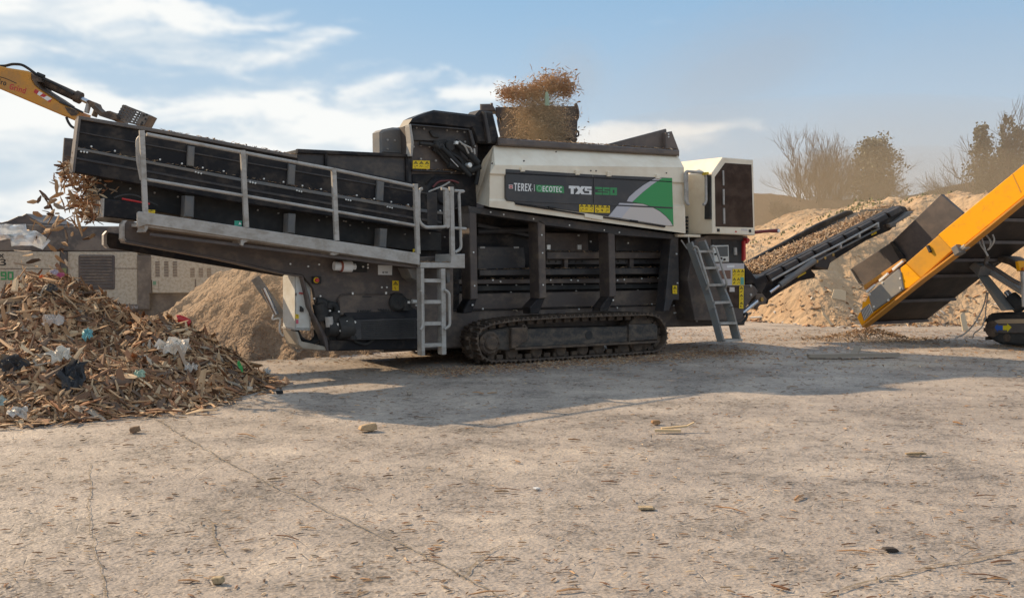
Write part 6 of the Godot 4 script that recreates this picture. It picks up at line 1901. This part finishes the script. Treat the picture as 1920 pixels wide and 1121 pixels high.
	for q in [[2.15,1.826,2.21,1.676,2.306,1.56,2.354,1.486], [2.216,1.825,2.266,1.692,2.316,1.544,2.359,1.494], [2.31,1.823,2.404,1.724,2.388,1.609,2.346,1.585], [2.43,1.822,2.468,1.739,2.424,1.658,2.352,1.585]]:
		tb(m, "hose", rounded(flat3(q, -0.22), 0.1), 0.014, M.galv, 8)
	tb(m, "hose", rounded(flat3([1.867,1.484,1.824,1.407,1.835,1.338,2.01,1.271,2.334,1.09,2.446,1.043], -0.9), 0.1), 0.035, M.steel)
	# crawler
	var base := [[7.999,-17.967][0], [7.999,-17.967][1]]
	var loop := [1.608,0.348,1.639,0.482,1.713,0.53,1.85,0.55,3.004,0.617,3.018,0.05,2.281,0.024,1.881,0.024,1.723,0.091,1.647,0.139,1.61,0.26]
	var tr := P(m, "crawler_track", loop, -1.6, -1.2, M.rubber, 0.04)
	P(tr, "track_frame", [1.805,0.359,2.834,0.427,2.838,0.269,1.809,0.202], -1.22, -1.17, M.old_grey, 0.012)
	P(tr, "track_window", [1.795,0.411,1.911,0.442,2.832,0.498,2.834,0.425,1.796,0.359], -1.22, -1.19, M.sand_paint, 0.006)
	P(tr, "blue_arrow", [1.82,0.3,1.876,0.364,1.876,0.333,1.973,0.339,1.974,0.266,1.878,0.26,1.882,0.229], -1.17, -1.165, mat(col(0.02, 0.10, 0.42), 0.5), 0.0)
	P(tr, "yellow_arrow", [1.973,0.339,2.049,0.343,2.048,0.378,2.131,0.321,2.055,0.24,2.055,0.271,1.974,0.266], -1.17, -1.165, mat(col(0.75, 0.62, 0.02), 0.5), 0.0)
	for k in 3:
		st = S()
		drum(st, pts([1.758,0.269,2.033,0.139,2.408,0.165])[k], 0.14 if k == 0 else 0.07, -1.3, -1.18, 16, 0.01)
		done(st, tr, "track_roller", M.rust)
	for k in 3:
		var y := [818, 906, 990]
		var f := [1.607,0.405,1.611,0.249,1.647,0.104]
		st = S()
		bar(st, Vector3(f[k * 2], f[k * 2 + 1], -1.62), Vector3(f[k * 2], f[k * 2 + 1], -1.18), 0.02, 0.06)
		done(st, tr, "track_bar", M.rust)
	tb(m, "loose_cable", rounded(pts3([1.709,0.882,-1.1,1.655,0.635,-1.1,1.566,0.352,-1,1.462,0.182,-0.9,1.336,0.098,-0.8]), 0.3), 0.012, M.galv, 6)
	tb(m, "loose_cable", rounded(pts3([1.735,0.883,-1.1,1.695,0.619,-1.1,1.689,0.444,-1.1,1.706,0.291,-1,1.549,0.193,-1,1.605,0.121,-0.9]), 0.3), 0.01, M.galv, 6)

# ---------------------------------------------------------------- litter on the yard
func build_litter(kinds: Array) -> void:
	var r := RandomNumberGenerator.new()
	r.seed = 3131
	var big := [
		["wood_block", "pale chunky wood block on the open yard left of centre", [-1.242,-9.141], [0.15, 0.06, 0.075], 0.5, col(0.50, 0.34, 0.19)],
		["wood_block", "brown wood block on the yard in front of the big heap", [-3.237,-9.086], [0.095, 0.05, 0.05], 0.1, col(0.26, 0.16, 0.09)],
		["stone", "small pale stone in the machine's shadow", [-1.11,-11.503], [0.06, 0.04, 0.05], 0.2, col(0.36, 0.30, 0.24)],
		["rubber_lump", "small black lump at the edge of the shadow beside the heap", [-2.539,-11.591], [0.075, 0.035, 0.05], 0.1, col(0.02, 0.02, 0.02)],
		["paper_scrap", "tiny white torn scrap in the middle foreground", [0.159,-6.87], [0.04, 0.010, 0.035], 0.6, col(0.66, 0.66, 0.66)],
		["wood_block", "flat pale bark piece in the right of the middle foreground", [0.806,-6.335], [0.11, 0.014, 0.05], 0.0, col(0.46, 0.34, 0.20)],
		["wood_block", "small orange-brown chunk behind the forked splinter", [1.288,-9.485], [0.07, 0.04, 0.05], 0.2, col(0.40, 0.22, 0.10)],
		["bark_piece", "dark bark lump near the bottom of the picture, right of centre", [1.949,-5.428], [0.075, 0.018, 0.04], 0.1, col(0.05, 0.035, 0.025)],
		["wood_block", "long tan splinter slab on the right side of the yard", [3.071,-8.045], [0.17, 0.02, 0.04], -0.05, col(0.34, 0.24, 0.13)],
		["wood_block", "small pale nugget near the bottom left foreground", [-1.366,-4.887], [0.055, 0.03, 0.03], -0.1, col(0.48, 0.36, 0.21)],
	]
	var id := 0
	for b in big:
		var s = b[3]
		var st := S()
		var g := RandomNumberGenerator.new()
		g.seed = 100 + id
		id += 1
		var out := []
		for k in 8:
			var a := TAU * k / 8.0 + 0.2
			var q := g.randf_range(0.8, 1.15)
			out.append(clampf(cos(a) * 1.35, -1, 1) * s[0] * 0.5 * q)
			out.append(clampf(sin(a) * 1.35, -1, 1) * s[1] * 0.5 * q + s[1] * 0.5)
		prism(st, out, -s[2] * 0.5, s[2] * 0.5, s[1] * 0.14)
		var m := worn(b[5].srgb_to_linear(), b[5].srgb_to_linear() * 0.6, 0.85, 200 + id, 12.0)
		var o := done(st, self, numbered(b[0]), m)
		o.position = Vector3(b[2][0], 0.0, b[2][1])
		o.rotation = Vector3(g.randfn(0, 0.05), b[4], g.randfn(0, 0.05))
		tag(o, b[1], String(b[0]).replace("_", " "))
	var fs := S()
	bar(fs, Vector3(-0.16, 0.018, 0.03), Vector3(0.06, 0.02, 0.055), 0.03, 0.022)
	bar(fs, Vector3(-0.10, 0.03, 0.0), Vector3(0.12, 0.045, -0.03), 0.03, 0.016)
	bar(fs, Vector3(0.12, 0.045, -0.03), Vector3(0.19, 0.075, -0.05), 0.018, 0.01)
	var f := done(fs, self, "forked_splinter", mat(col(0.58, 0.43, 0.25), 0.8))
	f.position = Vector3([1.381,-9.086][0], 0, [1.381,-9.086][1])
	tag(f, "pale forked wood splinter on the yard right of centre", "splinter")
	# loose splinters, one by one
	var tones := []
	for k in 7:
		tones.append(mat((wood(r) * (0.5 if k < 4 else 1.0)).linear_to_srgb(), 0.85))
	var flat := [chip_mesh(21, 0.15, 0.012, 0.025), chip_mesh(22, 0.10, 0.014, 0.03), chip_mesh(23, 0.08, 0.010, 0.045), chip_mesh(24, 0.20, 0.008, 0.016)]
	for i in 210:
		var d := 4.7 + pow(r.randf(), 1.3) * 8.5
		var x := r.randf_range(-0.5, 0.5) * d
		if heap(x, -d) > -0.1:
			continue
		var o := MeshInstance3D.new()
		o.name = numbered("wood_splinter")
		o.mesh = flat[r.randi_range(0, 3)]
		o.material_override = tones[r.randi_range(0, 6)]
		add_child(o)
		var s := clampf(exp(r.randfn(-0.62, 0.4)), 0.25, 1.2) * clampf(0.35 + d * 0.085, 0.5, 1.0)
		o.transform = Transform3D(Basis(Vector3.UP, r.randfn(0.0, 0.5)).scaled_local(Vector3.ONE * s), Vector3(x, 0.006 * s, -d))
		tag(o, "small loose wood splinter lying on the bare yard surface", "splinter", "loose wood splinters scattered over the yard")
	# crumbs
	var list := []
	var cols := []
	for i in 9000:
		var d := 4.3 + pow(r.randf(), 1.25) * 13.0
		var x := r.randf_range(-0.52, 0.52) * d
		var s := clampf(exp(r.randfn(-1.5, 0.45)), 0.07, 0.5)
		list.append(Transform3D(Basis(Vector3.UP, r.randfn(0.1, 0.7)).scaled_local(Vector3(s, s * 0.9, s)), Vector3(x, 0.003, -d)))
		var c := wood(r) * (0.45 if r.randf() < 0.55 else 1.0)
		cols.append(c)
	# more debris along the machine and towards the bank
	for i in 9000:
		var d := r.randf_range(13.0, 21.5)
		var x := r.randf_range(-4.5, 9.5)
		if r.randf() > 0.25 + 0.75 * smoothstep(13.0, 17.0, d):
			continue
		var s := clampf(exp(r.randfn(-1.1, 0.45)), 0.1, 0.7)
		list.append(Transform3D(tilt(Vector3.UP, r, 0.15).scaled_local(Vector3(s, s, s)), Vector3(x, 0.006, -d)))
		cols.append(wood(r) * 1.1)
	tag(scatter(self, "wood_crumbs", flat[1], list, cols, M.chip), "wood crumbs and bark trodden over the whole yard", "wood crumbs", "", "stuff")
	# debris trail pressed in front of the near crawler
	list = []
	cols = []
	for i in 5200:
		var t := r.randf()
		var x := lerpf(-2.6, 3.4, t)
		var z := r.randfn(0.35, 0.28)
		var p := Basis(Vector3.UP, deg_to_rad(31.7)) * Vector3(x, 0.008, z) + Vector3(0.762, 0, -15.186)
		var s := clampf(exp(r.randfn(-1.3, 0.4)), 0.08, 0.5)
		list.append(Transform3D(tilt(Vector3.UP, r, 0.2).scaled_local(Vector3(s, s, s)), p))
		cols.append(wood(r))
	tag(scatter(self, "track_debris", flat[1], list, cols, M.chip), "trail of crushed wood along the near crawler track", "wood crumbs", "", "stuff")

func crack(line: Array, w: float) -> void:
	var st := S()
	var r := RandomNumberGenerator.new()
	r.seed = int(line[0] * 100.0)
	var p := pts(line)
	var left := []
	var right := []
	var drift := 0.0
	for i in p.size() - 1:
		var n := int(p[i].distance_to(p[i + 1]) / 0.03) + 1
		for k in n:
			var q := p[i].lerp(p[i + 1], float(k) / n)
			var d := (p[i + 1] - p[i]).normalized()
			var o := Vector2(-d.y, d.x)
			drift = clampf(drift * 0.9 + r.randfn(0, 0.004), -0.03, 0.03)
			var c := q + o * drift
			var ww := w * r.randf_range(0.35, 1.1)
			left.append(Vector3(c.x + o.x * ww, 0.004, c.y + o.y * ww))
			right.append(Vector3(c.x - o.x * ww, 0.004, c.y - o.y * ww))
	for i in left.size() - 1:
		quad(st, left[i], left[i + 1], right[i + 1], right[i], Vector3.UP)
	var o := done(st, self, numbered("ground_crack"), M.crack)
	tag(o, "", "", "", "structure")

func build_ground() -> void:
	var t := ground_textures()
	var g := mat(Color.WHITE, 0.66)
	g.albedo_texture = t[0]
	g.uv1_triplanar = true
	g.uv1_world_triplanar = true
	g.uv1_scale = Vector3.ONE / 8.3
	g.heightmap_enabled = true
	g.heightmap_texture = t[1]
	g.heightmap_scale = 2.6
	g.vertex_color_use_as_albedo = true
	M.crack = mat(col(0.20, 0.155, 0.105), 0.95)
	var n := fbm(0.35, 61, 4)
	var cf := func(x: float, z: float) -> Color:
		var v := n.get_noise_2d(x, z)
		var w := n.get_noise_2d(x * 3.1 + 20.0, z * 3.1)
		var c := Color(1, 1, 1).lerp(Color(0.78, 0.77, 0.77), clampf(0.42 + v * 0.9 + w * 0.35 + n.get_noise_2d(x * 0.9 + 7.0, z * 4.5) * 0.75, 0.0, 1.0))
		# soft wheel tracks of the loaders
		for q in [[-15.0, -13.0, 15.2], [-15.0, -13.0, 17.1], [11.0, 8.0, 18.4], [11.0, 8.0, 20.2], [-3.0, -40.0, 31.4], [-3.0, -40.0, 33.2]]:
			var off := absf(Vector2(x - q[0], z - q[1]).length() - q[2] + w * 0.12)
			c = c.lerp(Color(0.80, 0.80, 0.82), 0.75 * smoothstep(0.34, 0.12, off) * clampf(0.75 + w, 0.0, 1.0))
		# sawdust spread over the yard behind and beside the machine
		var sandy := smoothstep(15.0, 17.6, -z + v * 2.0 + 0.10 * x)
		c = c.lerp(Color(1.85, 1.62, 1.28), sandy)
		return c
	var hf := func(x: float, z: float) -> float:
		return n.get_noise_2d(x * 0.8, z * 0.8 + 30.0) * 0.010 - 0.008
	var o := put("ground", field(-16.0, 18.0, 200, -46.0, -2.0, 300, hf, cf), g)
	tag(o, "", "", "", "structure")
	var st := S()
	for q in [[-900.0, -1200.0, 900.0, -46.0], [-900.0, -2.0, 900.0, 60.0], [-900.0, -46.0, -16.0, -2.0], [18.0, -46.0, 900.0, -2.0]]:
		quad(st, Vector3(q[0], -0.008, q[1]), Vector3(q[2], -0.008, q[1]), Vector3(q[2], -0.008, q[3]), Vector3(q[0], -0.008, q[3]), Vector3.UP)
	var far := worn(Color(0.30, 0.24, 0.18), Color(0.22, 0.17, 0.12), 0.9, 66, 0.1)
	o = done(st, self, "outer_ground", far)
	tag(o, "", "", "", "structure")
	crack([-3.31,-9.824,-2.433,-8.333,-1.638,-7.064,-1.063,-6.191,-0.557,-5.508,-0.201,-4.96,0,-4.579], 0.006)
	crack([1.375,-4.68,1.693,-4.919,2.087,-5.157,2.418,-5.313,2.894,-5.56], 0.008)
	crack([-3.063,-7.696,-2.676,-6.672,-2.364,-5.887,-2.016,-5.175,-1.75,-4.545], 0.003)
	crack([-2.45,-5.044,-2.337,-5.313,-2.184,-5.539,-1.982,-5.946,-1.895,-6.255], 0.003)
	crack([-1.316,-5.313,-1.214,-5.719,-1.074,-6.255], 0.003)
	crack([-1.779,-6.128,-1.589,-5.665,-1.424,-5.313], 0.006)
	crack([-0.226,-4.96,-0.16,-5.266,-0.056,-5.56], 0.005)

func dust(called: String, label: String, at: Vector3, size: Vector3, density: float, c: Color, tilt_z := 0.0) -> void:
	# denser towards the middle: three shells, one inside the other
	var root := thing(called, label, "dust", at)
	root.set_meta("kind", "stuff")
	root.rotation.z = tilt_z
	for k in 3:
		var f := FogVolume.new()
		f.name = "dust_shell"
		f.shape = RenderingServer.FOG_VOLUME_SHAPE_ELLIPSOID
		f.size = size * [1.2, 0.85, 0.5][k]
		var m := FogMaterial.new()
		m.density = density * [0.22, 0.33, 0.55][k]
		m.albedo = c
		f.material = m
		f.position = Vector3(0.05 * k * size.x, -0.03 * k * size.y, 0.0)
		root.add_child(f, true)

func _ready() -> void:
	# camera
	var cam := Camera3D.new()
	cam.name = "camera"
	cam.fov = rad_to_deg(2.0 * atan(560.5 / 2000.0))
	cam.near = 0.1
	cam.far = 2000.0
	cam.position = Vector3(0, 1.53, 0)
	cam.rotation.x = -atan(85.5 / 2000.0)
	add_child(cam)
	# sky
	var we := WorldEnvironment.new()
	we.name = "world"
	var env := Environment.new()
	env.background_mode = Environment.BG_SKY
	var sky := Sky.new()
	var pm := PanoramaSkyMaterial.new()
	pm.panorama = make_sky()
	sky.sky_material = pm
	env.sky = sky
	env.background_energy_multiplier = 0.60
	env.tonemap_mode = Environment.TONE_MAPPER_LINEAR
	env.tonemap_exposure = 1.82
	env.sdfgi_enabled = true
	env.ssao_enabled = true
	env.ssil_enabled = true
	env.volumetric_fog_enabled = true
	env.volumetric_fog_density = 0.0
	we.environment = env
	add_child(we)
	# sun, behind the machine and to the left
	var sun := DirectionalLight3D.new()
	sun.name = "sun"
	sun.light_energy = 1.05
	sun.light_color = Color(1.0, 0.89, 0.74)
	sun.light_angular_distance = 0.5
	sun.shadow_enabled = true
	add_child(sun)
	var az := deg_to_rad(SUN_AZ)
	var el := deg_to_rad(SUN_EL)
	var to_sun := Vector3(sin(az) * cos(el), sin(el), -cos(az) * cos(el))
	sun.look_at_from_position(to_sun * 50.0, Vector3.ZERO)

	build_materials()
	M.slate_door = worn(Color(0.040, 0.040, 0.043), Color(0.065, 0.058, 0.055), 0.4, 30)
	M.beige_dull = worn(Color(0.40, 0.35, 0.28), Color(0.28, 0.23, 0.17), 0.55, 31)
	M.blue_black = worn(Color(0.022, 0.023, 0.027), Color(0.055, 0.050, 0.048), 0.4, 32)
	M.slate_blue = worn(Color(0.20, 0.21, 0.21), Color(0.26, 0.23, 0.19), 0.5, 33, 0.9, 0.2)
	M.brown_print = mat(col(0.17, 0.09, 0.06), 0.5)
	M.yellow_shaded = worn(Color(0.66, 0.30, 0.010), Color(0.52, 0.25, 0.025), 0.45, 34, 0.5)  # the boom's yellow again, darkened to paint one panel's shading
	M.sand_paint = mat(col(0.42, 0.31, 0.20), 0.9)
	M.track_frame = worn(Color(0.030, 0.028, 0.027), Color(0.12, 0.09, 0.065), 0.6, 36, 1.6)
	build_ground()
	build_bank()
	build_sawdust()
	build_trees()
	build_shredder()
	build_loader([chip_mesh(1, 0.16, 0.012, 0.035), chip_mesh(2, 0.20, 0.014, 0.022), chip_mesh(3, 0.10, 0.012, 0.06), chip_mesh(4, 0.13, 0.02, 0.03), chip_mesh(5, 0.24, 0.010, 0.045)])
	build_excavator()
	build_machine()
	build_feeder()
	build_heap()
	# load on the right conveyor
	var r := RandomNumberGenerator.new()
	r.seed = 12
	var list := []
	var cols := []
	var l0 := [4.68,1.247,8.424,2.428]
	for i in 7500:
		var t := r.randf()
		var z := r.randf_range(-1.72, -0.66)
		var hump := 0.11 * (1.0 - pow((z + 1.19) / 0.55, 2.0))
		var p := Vector3(lerpf(l0[0], l0[2], t), lerpf(l0[1], l0[3], t) + hump - 0.12 + r.randfn(0, 0.02), z)
		var s := r.randf_range(0.4, 1.1)
		list.append(Transform3D(tilt(Vector3(-0.35, 1, 0), r, 0.5).scaled_local(Vector3.ONE * s), p))
		cols.append(wood(r).lerp(Color(0.46, 0.34, 0.22), 0.45))
	var carried := thing("belt_load", "layer of wood chips riding up the right-hand conveyor belt", "wood chips", Vector3(0.762, 0, -15.186), 31.7)
	carried.set_meta("kind", "stuff")
	scatter(carried, "carried_chips", chip_mesh(15, 0.16, 0.014, 0.04), list, cols, M.chip)
	build_falling([chip_mesh(1, 0.16, 0.012, 0.05), chip_mesh(2, 0.20, 0.014, 0.03), chip_mesh(3, 0.13, 0.012, 0.07)])
	build_litter([])
	# dust in the air
	dust("dust_cloud", "brown dust drifting in front of the trees above the sand bank", Vector3(14.5, 2.0, -42.0), Vector3(32, 9.5, 12), 0.095, Color(0.93, 0.82, 0.67))
	dust("dust_cloud", "faint high dust filling the sky at the right edge of the picture", Vector3(15.0, 7.5, -40.0), Vector3(26, 15, 10), 0.022, Color(0.90, 0.85, 0.80))
	dust("dust_cloud", "dust plume drifting up to the right from the hopper into the sky", Vector3(4.6, 5.6, -25.0), Vector3(7.5, 2.6, 3.0), 0.085, Color(0.86, 0.79, 0.72), 0.38)
	dust("dust_cloud", "dust puff just above the burst of wood over the hopper", Vector3(0.85, 4.35, -17.0), Vector3(1.3, 1.3, 0.9), 0.22, Color(0.94, 0.82, 0.66), 0.6)
	dust("dust_cloud", "dust billowing round the burst of wood over the hopper", Vector3(0.40, 3.45, -16.6), Vector3(1.0, 1.5, 0.8), 1.0, Color(0.97, 0.84, 0.66))
	dust("dust_cloud", "dust hanging over the lower end of the right-hand conveyor", Vector3(6.6, 1.8, -20.8), Vector3(7.0, 4.0, 3.0), 0.05, Color(0.94, 0.85, 0.72))
	dust("dust_cloud", "dust over the sawdust heaps behind the electrical cabinet", Vector3(-3.9, 1.1, -16.4), Vector3(3.6, 2.0, 2.2), 0.16, Color(0.92, 0.80, 0.65))
